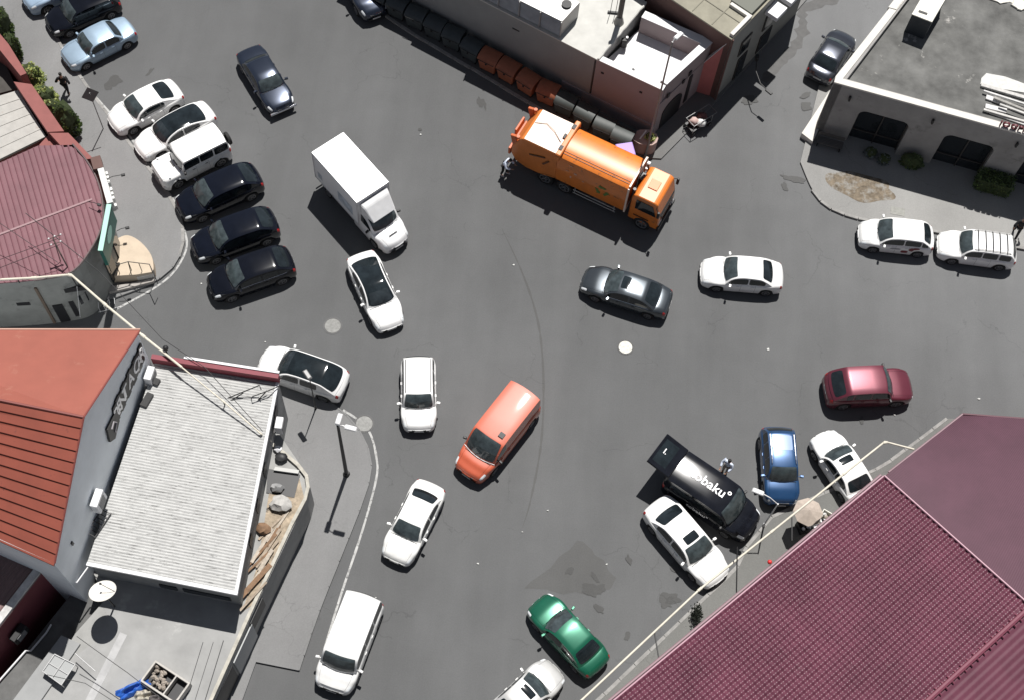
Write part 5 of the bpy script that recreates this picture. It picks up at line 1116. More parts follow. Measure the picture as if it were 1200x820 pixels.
# openings in the pavement side
wA, wB = G(359, 585, ZT), G(232, 858, ZT); wd_ = (wB-wA).normalized(); wn = Vector((-wd_.y, wd_.x, 0)); wn = wn if wn.x > 0 else -wn
for u0, u1, z0, z1, nm in ((5.0, 6.3, 1.3, 2.55, 'window'), (8.3, 11.5, .0, 2.35, 'gateway')):
    c = wA+wd_*(u0+u1)/2; MB(tb.location).box((c.x+wn.x*.012, c.y+wn.y*.012, (z0+z1)/2+.001), (u1-u0, .03, z1-z0), math.atan2(wd_.y, wd_.x)).build(nm, DARK, tb)
c = wA+wd_*7.2; MB(tb.location).box((c.x+wn.x*.03, c.y+wn.y*.03, 1.2), (1.9, .06, 2.3), math.atan2(wd_.y, wd_.x)).build('panel', mat('panel_pale', (.40, .41, .41), .7), tb)
# strip and lines on the terrace floor
for pts_, w_ in (([(145, 742), (100, 830)], .35), ([(238, 752), (205, 860)], .03), ([(262, 750), (228, 860)], .04), ([(250, 752), (216, 860)], .025)):
    a1, b1 = G(*pts_[0], ZT), G(*pts_[1], ZT); d_ = (b1-a1).normalized(); n_ = Vector((-d_.y, d_.x, 0))*w_/2
    MB(tb.location).prism([tuple(p.xy) for p in (a1+n_, b1+n_, b1-n_, a1-n_)], ZT+.0125, ZT+.02).build('floor_strip', mat('pale_strip', (.40, .40, .40), .8, var=.15, vs=2) if w_ > .1 else BLK, tb)
PG(tb, [(302, 662), (318, 560), (350, 556), (357, 585), (300, 706), (284, 716)], ZT+.002, ZT+.03, 'debris_strip', mat('rubble_floor', (.33, .27, .20), .9, var=.45, vs=3, bump=1, bs=6, stain=((.08, .07, .06), 1.7, .57, .06)), zp=ZT)
PG(tb, [(314, 549), (352, 556), (345, 583), (312, 577)], ZT+.031, ZT+.05, 'roof_opening', DARK, zp=ZT)
PG(tb, [(323, 548), (351, 552), (350, 556), (321, 552)], ZT+.05, ZT+.2, 'opening_lintel', mat('lintel', (.5, .5, .48), .8), zp=ZT)
rb = random.Random(9); WD = [mat('old_wood_a', (.32, .26, .20), .85, var=.3, vs=5), mat('old_wood_b', (.40, .35, .29), .85, var=.3, vs=5), mat('old_wood_c', (.20, .12, .07), .85, var=.3, vs=5)]
for i in range(13):
    t_ = i/13; x = 322-30*t_+rb.uniform(-7, 7); y = 615+85*t_+rb.uniform(-6, 6); q = G(x, y, ZT+.1); rz = R_(64+rb.uniform(-14, 14)); L_ = rb.uniform(1.0, 2.2)
    tag(MB().box((q.x, q.y, ZT+.07+.012*i), (L_, rb.uniform(.10, .24), .035), rz, M=Matrix.Rotation(R_(rb.uniform(-2, 2)), 4, 'X')).build('plank', WD[i % 3]), 'weathered wooden board in the heap beside the cream edge wall', 'plank', 'boards heaped between the shed and the cream edge wall')
for i, (x, y, s_, m_, lb) in enumerate(((329, 590, .5, mat('crumpled_white', (.40, .39, .37), .8, var=.2, vs=6), 'crumpled pale sheet of metal among the boards'), (325, 572, .3, mat('scrap_grey', (.25, .25, .25), .6, .4), 'grey scrap lump beside the dark roof opening'), (309, 620, .35, WD[2], 'brown rusty drum lying by the shed wall'), (330, 536, .3, BLK, 'black sack at the upper end of the debris strip'), (326, 526, .2, WRF, 'small white bucket beside the black sack'))):
    q = G(x, y, ZT+.1); tag(MB().ico((q.x, q.y, ZT+.12+s_*.25), s_, 2, .5, (1, .8, .5)).build('scrap_piece', m_, smooth=30), lb, 'scrap')
sw = (c_[2]-c_[1]).normalized(); sn = Vector((-sw.y, sw.x, 0)); sn = sn if sn.x > 0 else -sn
aircon(0, 0, 'white air conditioner on the street end of the shed side wall', c_[1]+sw*1.9+Vector((-.1, 0, -1.3)), dirv=sw, nv=sn, h_=.75, w_=.6)
for u in (1.3, 4.2, 6.0, 7.7):
    q = c_[1]+sw*u-Vector((.12, 0, 1.0)); MB(wsd.location).box((q.x+sn.x*.02, q.y+sn.y*.02, 3.9), (.5, .06, .8), math.atan2(sw.y, sw.x)).build('window', DARK, wsd)
# front wall detail (facing the terrace)
fw2 = (c_[2]-c_[3]).normalized(); fn = Vector((fw2.y, -fw2.x, 0)); fn = fn if fn.y < 0 else -fn
for u, w_, z in ((3.4, .8, 3.5), (5.2, 2.2, 3.55)):
    q = c_[3]+fw2*u+Vector((0, .2, 0)); MB(wsd.location).box((q.x+fn.x*.03, q.y+fn.y*.03, z), (w_, .06, .5), math.atan2(fw2.y, fw2.x)).build('window', WGL, wsd)
# satellite dish
zd = ZT+2.3; q = G(121, 694, zd); t = thing('satellite_dish', 'large round white satellite dish on a pole at the terrace corner', 'satellite dish', (q.x, q.y, ZT)); m = MB(); n = 28; vs = []; rg = 5
tm = Matrix.Rotation(R_(-24), 4, 'X') @ Matrix.Rotation(R_(-8), 4, 'Y')
for k in range(rg+1):
    for j in range(n): r1 = .60*k/rg+.001; vs.append(tm @ Vector((r1*math.cos(2*math.pi*j/n), r1*math.sin(2*math.pi*j/n), .35*r1*r1))+Vector((0, 0, 2.3)))
m.add(vs, [(k*n+j, k*n+(j+1) % n, (k+1)*n+(j+1) % n, (k+1)*n+j) for k in range(rg) for j in range(n)])
m.build('reflector', mat('dish_white', (.62, .60, .56), .6, var=.12, vs=5), t, smooth='full')
MB().tube([(0, 0, 0), (0, 0, 2.25)], .04, 8).build('mast', BLK, t); m = MB(); m.tube([tm @ Vector((.55, 0, .1))+Vector((0, 0, 2.3)), tm @ Vector((0, 0, .6))+Vector((0, 0, 2.3))], .014, 5); m.box(tm @ Vector((0.02, 0, .6))+Vector((0, 0, 2.3)), (.08, .08, .1)); m.build('receiver_arm', BLK, t)
# low dark yard roof, panels, frame stand
yd = bld('yard_roof', 'dark low yard roof between the maroon building and the terrace', 'building', 80, 720, 2.2)
PG(yd, [(88, 690), (112, 674), (132, 700), (100, 742), (64, 788), (22, 862), (-60, 862), (0, 800)], 0, 2.2, 'slab', mat('tar_roof', (.11, .11, .108), .9, var=.3, vs=1.2, stain=((.3, .29, .28), 1.3, .67, .05)))
PG(yd, [(72, 744), (94, 754), (30, 846), (-4, 846)], 2.202, 2.93, 'raised_panel', mat('panel_grey', (.27, .275, .275), .7, var=.1, vs=1), zp=2.9)
fs_ = bld('metal_stand', 'light metal frame stand on the grey raised panel at the lower left', 'frame', 70, 785, 2.9); m = MB(fs_.location); gl = MB(fs_.location)
f0 = [G(x, y, 3.35) for x, y in ((64, 766), (88, 778), (72, 802), (50, 786))]
m.tube(f0+[f0[0]], .03, 6); m.tube([f0[0].lerp(f0[1], .5), f0[3].lerp(f0[2], .5)], .02, 6); m.tube([f0[0].lerp(f0[3], .5), f0[1].lerp(f0[2], .5)], .02, 6)
for p in f0: m.tube([p, p-Vector((0, 0, .6))], .025, 6)
q = G(88, 765, 3.4); m.tube([q, G(112, 786, 3.4)], .025, 6); m.build('frame', mat('alu', (.5, .5, .5), .4, .5), fs_)
gl.add([p-Vector((0, 0, .04)) for p in f0], [(0, 1, 2, 3)]); gl.build('sheet', mat('sheet_grey', (.32, .33, .33), .4), fs_)
# rubble box, blue tarp and oddments at the bottom edge
q = G(195, 800, ZT+.3); t = thing('planter_box', 'open pale box full of stones on the terrace near the bottom edge', 'box', (q.x, q.y, ZT+.02), -.45); m = MB()
for x, y, a, b in ((0, -.5, 1.9, .08), (0, .5, 1.9, .08), (-.92, 0, .08, .92), (.92, 0, .08, .92), (.25, 0, .06, .92)): m.box((x, y, .28), (a, b, .55+.001*(a > 1)))
m.build('box_walls', mat('box_pale', (.45, .43, .40), .8, var=.15, vs=4), t); MB().box((0, 0, .06), (1.8, .9, .1)).build('base', DARK, t)
for i in range(26):
    o = MB().ico((rb.uniform(-.8, .18), rb.uniform(-.36, .36), .26+rb.uniform(0, .12)), rb.uniform(.07, .13), 1, .6).build('stone', mat('stones', (.32, .28, .24), .9, var=.3, vs=8), t)
def crumple(name, lb, px, py, z, sx, sy, h, m_, seed, rz=0):
    q = G(px, py, z); r = 18; vs = []; mb = MB()
    for i in range(r+1):
        for j in range(r+1):
            u, v = i/r*2-1, j/r*2-1; e = max(abs(u), abs(v)); hh = h*(1-e**3)*(.6+.9*noise.noise(Vector((u*2.2+seed, v*2.2, seed))))+.03; k = 1+.25*noise.noise(Vector((u*1.3, v*1.3, seed+5)))
            x, y = u*sx*k, v*sy*k; vs.append((q.x+x*math.cos(rz)-y*math.sin(rz), q.y+x*math.sin(rz)+y*math.cos(rz), z+max(.015, hh)))
    mb.add(vs, [(i*(r+1)+j, (i+1)*(r+1)+j, (i+1)*(r+1)+j+1, i*(r+1)+j+1) for i in range(r) for j in range(r)]); return mb.build(name, m_, smooth='full')
tag(crumple('tarp', '', 158, 806, ZT+.02, .75, .28, .45, mat('blue_tarp', (.02, .10, .42), .5, var=.2, vs=5), 2, .6), 'crumpled bright blue tarp on the terrace at the bottom edge', 'tarp')
tag(crumple('sack', '', 170, 815, ZT+.02, .45, .3, .4, mat('sack_cloth', (.4, .37, .31), .8, var=.2, vs=6), 6, .2), 'beige sack beside the blue tarp', 'sack'); tag(crumple('sack', '', 186, 818, ZT+.02, .4, .35, .45, mat('sack_dark', (.09, .08, .08), .8), 9, .9), 'dark sack right of the beige sack at the bottom edge', 'sack')

# ---- maroon building, lower left corner
mbg = bld('maroon_building', 'maroon building with brown ribbed roof and white coping at the lower left', 'building', 57, 662, 4.6); ZM = 4.6
MRW = mat('maroon_wall', (.155, .035, .045), .8, var=.12, vs=.8); BRF = mat('brown_ribbed_roof', (.19, .125, .12), .7, var=.12, vs=1)
mp = [(56, 661), (-6, 741), (-120, 870), (-160, 700), (-60, 600), (0, 634)]
PG(mbg, mp, 0, ZM-.1, 'walls', MRW, zp=ZM); PG(mbg, mp, ZM-.098, ZM, 'roof', BRF, zp=ZM)
mpp = [G(x, y, ZM) for x, y in mp]; ribs(mpp, mpp[1]-mpp[0], .22, .10, .04, ZM+.002, 'roof_ribs', BRF, mbg)
m = MB(mbg.location); slab(mpp[0], mpp[1]+(mpp[1]-mpp[0])*.4, .34, ZM+.001, ZM+.16, m, -1); m.build('coping', mat('coping_pale', (.5, .49, .48), .8, var=.3, vs=3), mbg)
wm = (mpp[1]-mpp[0]).normalized(); nm_ = Vector((-wm.y, wm.x, 0)); nm_ = nm_ if nm_.x > 0 else -nm_
aircon(0, 0, 'black air conditioner on the maroon wall at the lower left', mpp[0]+wm*3.0+Vector((0, 0, -1.6)), dirv=wm, nv=nm_, m_=BLK)
m = MB(); m.tube([G(x, y, 2.35) for x, y in ((60, 731), (54, 741), (36, 762), (30, 762), (0, 796), (-20, 820))], .045, 6); tag(m.build('pipe_run', WRF), 'thin white pipe running along the foot of the maroon wall', 'pipe')
m = MB(); m.tube([G(x, y, 4.7) for x, y in ((-5, 633), (30, 647), (62, 660), (85, 682), (90, 682), (103, 664))], .035, 6); tag(m.build('pipe_run', WRF), 'thin white gutter pipe under the orange roof eave reaching the shed corner', 'pipe')

# ---- maroon tiled roofs, lower right
ZB = 4.8; ZBR = 7.0
tr_ = bld('tiled_roof_building', 'large building with maroon tile-pattern metal roof at the lower right', 'building', 1035, 557, ZB)
P0 = G(1036, 558, ZB); P1 = G(640, 887, ZB); Q0r = G(1216, 673, 6.6); Rg0 = G(1230, 688, ZBR); Rg1 = G(1080, 830, ZBR)
TILE = mat('maroon_tile', (.108, .031, .051), .42, var=.24, vs=.45, stain=((.14, .07, .085), 1.4, .62, .12)); TILE2 = mat('maroon_sheet', (.088, .035, .054), .6, var=.12, vs=.7); TRIM = mat('maroon_trim', (.38, .20, .25), .5)
ea = (P1-P0); ea.z = 0; Le = ea.length; ea.normalize(); inb = Vector((-ea.y, ea.x, 0)); inb = inb if inb.x > 0 else -inb
rise = 1.5
def vdist(px, py, z): q = G(px, py, z)-P0; return q.dot(inb)
wdt = (vdist(1090, 820, ZB+rise)+vdist(1200, 715, ZB+rise))/2; print('ridge', vdist(1090, 820, ZB+rise), vdist(1200, 715, ZB+rise))
def tilt(u, v): return P0+ea*u+inb*v+Vector((0, 0, rise*v/wdt))
MB(tr_.location).prism([tuple((tilt(u, v)).xy) for u, v in ((.12, .35), (Le+8, .35), (Le+8, 24), (.12, 24))], 0, ZB-.1).build('walls', mat('roof_house_wall', (.30, .27, .25), .85, var=.1, vs=1), tr_)
m = MB(tr_.location); nu, nv = 420, 260; vs = []; du = (Le+6)/nu
for j in range(nv+1):
    v = wdt*j/nv; ph = (v/.32) % 1.0
    for i in range(nu+1):
        u = du*i; h = .030*math.cos(2*math.pi*u/.27)+.045*math.cos(2*math.pi*ph)
        vs.append(tilt(u, v)+Vector((0, 0, h)))
m.add(vs, [(j*(nu+1)+i, j*(nu+1)+i+1, (j+1)*(nu+1)+i+1, (j+1)*(nu+1)+i) for j in range(nv) for i in range(nu)]); o = m.build('tile_roof', TILE, tr_, smooth='full')
m = MB(tr_.location); nu2, nv2 = 170, 60; vs = []   # far slope behind the ridge
for j in range(nv2+1):
    v = wdt+4.5*j/nv2; ph = (j*4.5/nv2/.30) % 1
    for i in range(nu2+1):
        u = du*2*i; q = P0+ea*u+inb*v+Vector((0, 0, rise-(v-wdt)*rise/wdt*1.0+.03*math.cos(2*math.pi*u/.235)+.03*(ph-.5))); vs.append(q)
m.add(vs, [(j*(nu2+1)+i, j*(nu2+1)+i+1, (j+1)*(nu2+1)+i+1, (j+1)*(nu2+1)+i) for j in range(nv2) for i in range(nu2)]); m.build('tile_roof', TILE, tr_, smooth='full')
m = MB(tr_.location); m.tube([tilt(0, wdt)+Vector((0, 0, .05)), tilt(Le+6, wdt)+Vector((0, 0, .05))], .12, 8)
for k in range(60): q = tilt(k*.4, wdt); m.tube([q-inb*.2+Vector((0, 0, .03)), q+Vector((0, 0, .11)), q+inb*.2+Vector((0, 0, .03))], .045, 5)
m.build('ridge_cap', mat('ridge_maroon', (.17, .045, .07), .5), tr_)
m = MB(tr_.location); m.tube([tilt(-.02, -.02)+Vector((0, 0, .06)), tilt(-.02, wdt)+Vector((0, 0, .08))], .05, 6); m.tube([tilt(0, -.03)+Vector((0, 0, .03)), tilt(Le+6, -.03)+Vector((0, 0, .03))], .045, 6); m.build('verge_trim', TRIM, tr_)
m = MB(tr_.location); m.tube([tilt(0, -.16)+Vector((0, 0, -.10)), tilt(Le+6, -.16)+Vector((0, 0, -.10))], .07, 6); m.build('gutter', mat('gutter_mauve', (.25, .16, .18), .6), tr_)
ur = bld('smooth_roof_building', 'building with plain dark maroon sheet roof behind the tiled roof at the right edge', 'building', 1128, 485, 4.6)
up_ = [(1128, 485), (1215, 492), (1290, 497), (1290, 730), (1210, 668), (1040, 560), (1041, 553)]
urp = [G(x, y, 4.6) for x, y in up_]; PG(ur, up_, 0, 4.35, 'walls', MRW, zp=4.6)
m = MB(ur.location); nu, nv = 160, 12; vs = []; ca_, cb_ = G(1128, 485, 4.6), G(1300, 498, 4.9); da_, db_ = tilt(-.03, 0)+Vector((0, 0, -.03)), tilt(-.03, wdt)+Vector((0, 0, -.03))
for jj in range(nv+1):
    for ii in range(nu+1):
        q = ca_.lerp(cb_, ii/nu).lerp(da_.lerp(db_, ii/nu), jj/nv); q.z += (.016 if ii % 2 else 0)+.0*jj; vs.append(q)
m.add(vs, [(jj*(nu+1)+ii, jj*(nu+1)+ii+1, (jj+1)*(nu+1)+ii+1, (jj+1)*(nu+1)+ii) for jj in range(nv) for ii in range(nu)]); m.build('roof', TILE2, ur)
m = MB(ur.location); m.tube([urp[0]+Vector((0, 0, .02)), urp[2]+Vector((0, 0, .02))], .06, 6); m.build('eave_edge', mat('eave_dark', (.10, .03, .045), .6), ur)
m = MB(ur.location); m.tube([urp[0]+Vector((0, 0, .02)), urp[6]+Vector((0, 0, .02))], .05, 6); m.build('gutter', mat('gutter_mauve', (0, 0, 0)), ur)
# umbrella, stall things and posts by the eave
q = G(948, 598, 2.1); t = thing('parasol', 'beige round parasol half under the eave beside the white sedan', 'umbrella', (q.x, q.y, .12)); n = 8; vs = [(0, 0, 2.15)]
for k in range(n): vs.append((.74*math.cos(2*math.pi*k/n), .74*math.sin(2*math.pi*k/n), 1.80))
MB().add(vs, [(0, 1+k, 1+(k+1) % n) for k in range(n)]).build('canopy', mat('parasol_cloth', (.40, .34, .29), .85, var=.15, vs=5), t); MB().tube([(0, 0, 0), (0, 0, 2.1)], .03, 6).build('pole', BLK, t)
rb = random.Random(4)
for i, (x, y, lb) in enumerate(((955, 612, 'white crate spilling goods under the eave below the parasol'), (944, 615, 'small dark crate left of the white crate under the eave'), (968, 606, 'pale box right of the white crate under the eave'))):
    q = G(x, y, .5); t = thing('crate', lb, 'crate', (q.x, q.y, .12), rb.uniform(0, 1.5)); mm_ = (WRF, BLK, MET)[i]
    m = MB(); [m.box((a, b, .22), (c, d2, .42+.001*i_)) for i_, (a, b, c, d2) in enumerate(((0, -.28, .7, .04), (0, .28, .7, .04), (-.33, 0, .04, .52), (.33, 0, .04, .52)))]; m.build('crate_walls', mm_, t); MB().box((0, 0, .04), (.62, .5, .06)).build('base', mm_, t)
    for k in range(5): MB().ico((rb.uniform(-.22, .22), rb.uniform(-.16, .16), .3), .11, 1, .4).build('goods', (WHT, BLK, WD[1])[k % 3], t)
q = G(815, 722, .12); t = thing('potted_plant', 'small dark bush on the pavement near the eave in front of the white sedan', 'plant', (q.x, q.y, .12)); 
leafm = MB(); rb2 = random.Random(2)
for k in range(320):
    p = Vector((rb2.gauss(0, .12), rb2.gauss(0, .2), .5+rb2.gauss(0, .18))); a = Vector((rb2.gauss(0, 1), rb2.gauss(0, 1), rb2.gauss(0, 1))).normalized(); b = a.orthogonal().normalized(); leafm.add([p-a*.07, p+b*.04, p+a*.07, p-b*.04], [(0, 1, 2, 3)])
leafm.build('foliage', mat('leaf_dark', (.012, .016, .010), .7), t); MB().cyl((0, 0, 0), .14, .3, 12, .19).build('pot', BLK, t)
q = G(902, 658, ZB+.0); tag(MB().ico((q.x, q.y, ZB+.0), .11, 2).build('hazard_lamp', mat('red_lamp', (.6, .03, .03), .4), smooth=True), 'small red lamp on the gutter of the tiled roof', 'lamp')

# ================================================================== PIPES, LAMPS, CABLES
GAS = mat('gas_pipe_cream', (.60, .56, .47), .6, var=.12, vs=3)
def pipe_thing(name, lb, pts, r, m_, posts=()):
    P = [G(x, y, z) for x, y, z in pts]; t = thing(name, lb, 'pipe', P[0]); m = MB(t.location); m.tube(P, r, 10); m.build('pipe', m_, t, smooth=True)
    m = MB(t.location)
    for i in range(1, len(P)-1): m.tube([P[i]-(P[i]-P[i-1]).normalized()*.12, P[i]+(P[i+1]-P[i]).normalized()*.12], r*1.35, 10)
    m.build('joint', m_, t, smooth=True)
    for a, b in posts: MB(t.location).tube([G(*a), G(*b)], .03, 6).build('bracket', BLK, t)
    return t
pipe_thing('gas_pipe', 'thick cream gas pipe from the round building over the gable corner to the shed roof', [(-20, 329, 5.6), (40, 326, 5.6), (83, 322, 5.6), (123, 357, 5.7), (168, 394, 5.8), (213, 430, 5.9)], .06, GAS, [((83, 323, 5.5), (90, 335, 3.9)), ((165, 392, 5.7), (161, 392, 5.8)), ((20, 327, 5.5), (24, 333, 4.1))])
pipe_thing('gas_pipe', 'thin cream pipe running down across the white tin roof to the edge wall', [(213, 430, 5.9), (262, 470, 5.7), (306, 508, 5.4), (318, 517, 3.6)], .035, GAS, [((262, 470, 5.65), (264, 476, 5.05))])
pipe_thing('gas_pipe', 'long cream gas pipe with a bent end along the eave of the maroon tiled roof', [(1071, 526, 4.4), (1037, 517, 4.5), (990, 554, 4.5), (905, 622, 4.5), (820, 690, 4.5), (660, 840, 4.5)], .052, GAS,
           [((767, 741, 4.4), (772, 771, 4.4)), ((864, 640, 5.2), (863, 694, 4.5)), ((928, 603, 4.5), (928, 633, 4.4))])
def lamp(name, lb, base, h, arms, pm, hm, r=.07, z0=.12):
    p = G(*base, z0); t = thing(name, lb, 'street lamp', p, 0, 'street lamps'); MB().tube([(0, 0, 0), (0, 0, h*.5), (0, 0, h)], [r*1.2, r, r*.8], 10).build('pole', pm, t, smooth=True); MB().cyl((0, 0, 0), r*2.2, .25, 10, r*1.6).build('foot', pm, t)
    for i, (px, py, dz) in enumerate(arms):
        q = G(px, py, h+z0+dz)-p; d_ = Vector((q.x, q.y, 0)).normalized()
        MB().tube([(0, 0, h-.05), Vector((0, 0, h))*.5+q*.5+Vector((0, 0, .1)), q], .03, 6).build('arm', hm, t)
        hd = MB(); rz = math.atan2(d_.y, d_.x); hd.box(q+d_*.15, (.62, .26, .12), rz, tp=.8); hd.build('lamp_head', hm, t, bevel=.03)
    return t
WL = mat('lamp_white', (.7, .7, .7), .4); GP_ = mat('lamp_pole_grey', (.22, .22, .22), .5, .4)
lamp('street_lamp', 'black street lamp with two white heads on the corner pavement beside the shed', (406, 555), 6.3, [(396, 494, .25), (407, 500, .1)], BLK, WL, .085)
t_ = lamp('street_lamp', 'tall thin grey street lamp rising in front of the white terrace', (756, 184), 10.2, [(793, 44, .1)], GP_, WL, .055, .1)
lamp('street_lamp', 'short pale curved street lamp between the black van and the blue SUV', (895, 615), 3.2, [(892, 577, .5)], WL, WL, .04)
lamp('street_lamp', 'thin dark lamp post standing on the pavement beside the white SUV with black roof', (370, 478), 3.7, [(362, 441, .1)], BLK, GP_, .03)
q = G(887, 68, 1.6); t = thing('street_lamp', 'dark curved arm set low in the side street in place of a lamp shadow', 'street lamp', q, 0, 'street lamps'); P = [G(887, 68, 1.6), G(886, 84, 1.7), G(891, 98, 1.7), G(901, 108, 1.6)]  # low dark arm drawn in place of a lamp's cast shadow
MB(t.location).tube(P, .03, 6).build('arm', BLK, t); MB(t.location).box(P[-1], (.45, .18, .1), math.atan2((P[-1]-P[-2]).y, (P[-1]-P[-2]).x)).build('lamp_head', BLK, t, bevel=.02); MB(t.location).box(P[0], (.2, .3, .3)).build('mount', BLK, t)
# square sign on a pole
p = G(121, 151, .12); t = thing('road_sign', 'square grey sign seen from behind on a thin pole by the kerb', 'sign', p); MB().tube([(0, 0, 0), (0, 0, 3.3)], .03, 8).build('pole', GP_, t)
MB().box((0, 0, 3.15), (.68, .04, .68), 0, M=Matrix.Rotation(R_(30), 4, 'Z') @ Matrix.Rotation(R_(-20), 4, 'X') @ Matrix.Rotation(R_(45), 4, 'Y')).build('sign_plate', mat('sign_back', (.14, .14, .14), .5, .3), t)
def cable(lb, pts, r=.018, m_=BLK, sag=.0, name='cable'):
    P = [G(x, y, z) for x, y, z in pts]; out = []
    for i in range(len(P)-1):
        for k in range(8): s = k/8; q = P[i].lerp(P[i+1], s); q.z -= sag*4*s*(1-s); out.append(q)
    out.append(P[-1]); return tag(MB().tube(out, r, 5).build(name, m_, smooth=True), lb, 'cable')
cable('black cable from the pink roof over the corner to the shed parapet', [(30, 250, 6.5), (118, 320, 6.2), (190, 397, 6.0), (240, 430, 5.8), (308, 505, 5.4)], .018)
cable('long black cable leaving the pink roof towards the lower right', [(-10, 255, 6.6), (68, 308, 6.0)], .014); cable('upper of the two black cables from the left edge to the roof mast', [(-10, 308, 6.2), (68, 280, 6.4)], .014); cable('lower of the two black cables from the left edge to the roof mast', [(-10, 318, 6.2), (70, 287, 6.3)], .014)
cable('dark tube across the white tin roof standing for a cable bundle shadow', [(187, 424, 5.10), (208, 441, 5.12), (250, 476, 5.12), (282, 502, 5.12), (307, 526, 5.08)], .045, mat('bundle', (.07, .07, .07), .8))  # tube laid on the tin as the cast shadow of a cable bundle
cable('thin cable sagging over the terrace near the satellite dish', [(90, 745, 5.2), (150, 788, 5.0), (205, 830, 5.0)], .016, sag=.1); cable('thin cable below the other one over the terrace', [(55, 790, 4.6), (100, 800, 4.6), (150, 832, 4.6)], .014)
cable('thin white cable hanging down the round building wall', [(90, 335, 3.8), (94, 372, 1.2)], .014, WL)
t = thing('roof_mast', 'rusty wire mast with insulators at the corner of the pink roof', 'mast', G(84, 316, HR)); o_ = t.location; m = MB(o_)
P = [G(84, 322, 4.1), G(72, 300, 5.6), G(62, 280, 6.3)]; m.tube(P, .035, 6); m.tube([G(74, 316, 4.2), G(62, 278, 6.3)], .02, 5); m.tube([G(56, 281, 6.3), G(72, 275, 6.35)], .025, 5); m.tube([G(58, 288, 6.0), G(73, 283, 6.0)], .02, 5); m.build('frame', mat('mast_iron', (.10, .08, .07), .7), t)
for x, y in ((57, 280), (64, 277), (71, 275), (60, 287), (71, 283)): MB(o_).ico(G(x, y, 6.4), .05, 1).build('insulator', WL, t)
t = thing('roof_bracket', 'black angled wire bracket lying on the tin roof near the maroon parapet', 'bracket', G(285, 462, ZS)); m = MB(t.location); m.tube([G(262, 468, 5.1), G(304, 451, 5.9), G(306, 456, 5.9)], .03, 6); m.tube([G(267, 471, 5.1), G(285, 460, 5.5)], .03, 6); m.build('arm', BLK, t)
t = thing('roof_bracket', 'second black angled wire bracket at the street corner of the tin roof', 'bracket', G(300, 470, ZS)); m = MB(t.location); m.tube([G(327, 452, 5.3), G(315, 457, 5.6), G(296, 464, 5.6), G(294, 468, 5.1), G(299, 472, 5.05)], .03, 6); m.tube([G(299, 472, 5.1), G(313, 457, 5.5)], .03, 6); m.build('arm', BLK, t)
t = thing('rooftop_pigeon_post', 'small dark post lamp by the gas pipe near the maroon parapet', 'lamp', G(196, 418, 5.2)); MB(t.location).tube([G(198, 420, 5.2), G(194, 410, 5.9)], .04, 6).build('arm', BLK, t); MB(t.location).ico(G(194, 408, 6.0), .14, 2).build('lamp_head', BLK, t); t.name = 'post_lamp'
# vendor cart by the arch
q = G(817, 147, .1); t = thing('vendor_cart', 'metal cart loaded with white and pink sacks outside the mauve corner building', 'cart', (q.x, q.y, 0), R_(42)); m = MB()
for x in (-.7, .7):
    for y in (-.35, .35): m.tube([(x, y, .1), (x, y, .95)], .022, 6)
m.tube([(-.7, -.35, .95), (1.0, -.35, .95), (1.0, .35, .95), (-.7, .35, .95), (-.7, -.35, .95)], .022, 6); m.tube([(-.7, -.35, .4), (.7, -.35, .4), (.7, .35, .4), (-.7, .35, .4), (-.7, -.35, .4)], .022, 6); m.build('frame', GP_, t); MB().box((0, 0, .42), (1.4, .7, .03)).build('deck', DARK, t)
for x in (-.6, .6):
    for y in (-.38, .38): add_wheel(t, x, y, .14, .4)
for i, (x, y, z, c, lb) in enumerate(((-.35, .05, .7, (.5, .36, .33), 'pinkish sack at the left end of the vendor cart'), (-.05, -.25, .68, (.7, .7, .68), 'white sack at the front of the vendor cart'), (.3, .1, .66, (.12, .05, .05), 'dark red bundle on the vendor cart'))):
    w_ = t.matrix_basis @ Vector((x, y, z)); tag(MB().ico(w_, .30, 2, .45, (1, .8, .8)).build('sack', mat('sack_%d' % i, c, .8), smooth='full'), lb, 'sack', 'sacks on the cart')

# ================================================================== PEOPLE
SKIN = mat('skin', (.38, .22, .15), .6); HAIR = mat('hair_dark', (.012, .010, .009), .6); CLB = mat('cloth_black', (.010, .010, .012), .85); CLW = mat('cloth_white', (.62, .68, .80), .8); CLG = mat('cloth_grey', (.30, .27, .25), .85); SHOE = mat('shoe_dark', (.02, .02, .02), .6); SHW = mat('shoe_pale', (.5, .5, .5), .6)
def skin(name, J, E, Rd, root, m_, parent, sub=1):
    me = bpy.data.meshes.new(name); ks = sorted({k for e in E for k in e}); ix = {k: i for i, k in enumerate(ks)}
    me.from_pydata([tuple(J[k]) for k in ks], [(ix[a], ix[b]) for a, b in E], []); o = bpy.data.objects.new('tmp_skin', me); COL.objects.link(o)
    o.modifiers.new('s', 'SKIN')
    for k in ks:
        sv_ = me.skin_vertices[0].data[ix[k]]; r = Rd[k]; sv_.radius = (r, r) if not isinstance(r, tuple) else r; sv_.use_root = (k == root)
    md = o.modifiers.new('u', 'SUBSURF'); md.levels = md.render_levels = sub
    dg = bpy.context.evaluated_depsgraph_get(); dg.update(); nm = bpy.data.meshes.new_from_object(o.evaluated_get(dg)); bpy.data.objects.remove(o)
    nm.name = name; nm.materials.clear(); nm.materials.append(m_); nm.polygons.foreach_set('use_smooth', [True]*len(nm.polygons)); return link(bpy.data.objects.new(name, nm), parent)
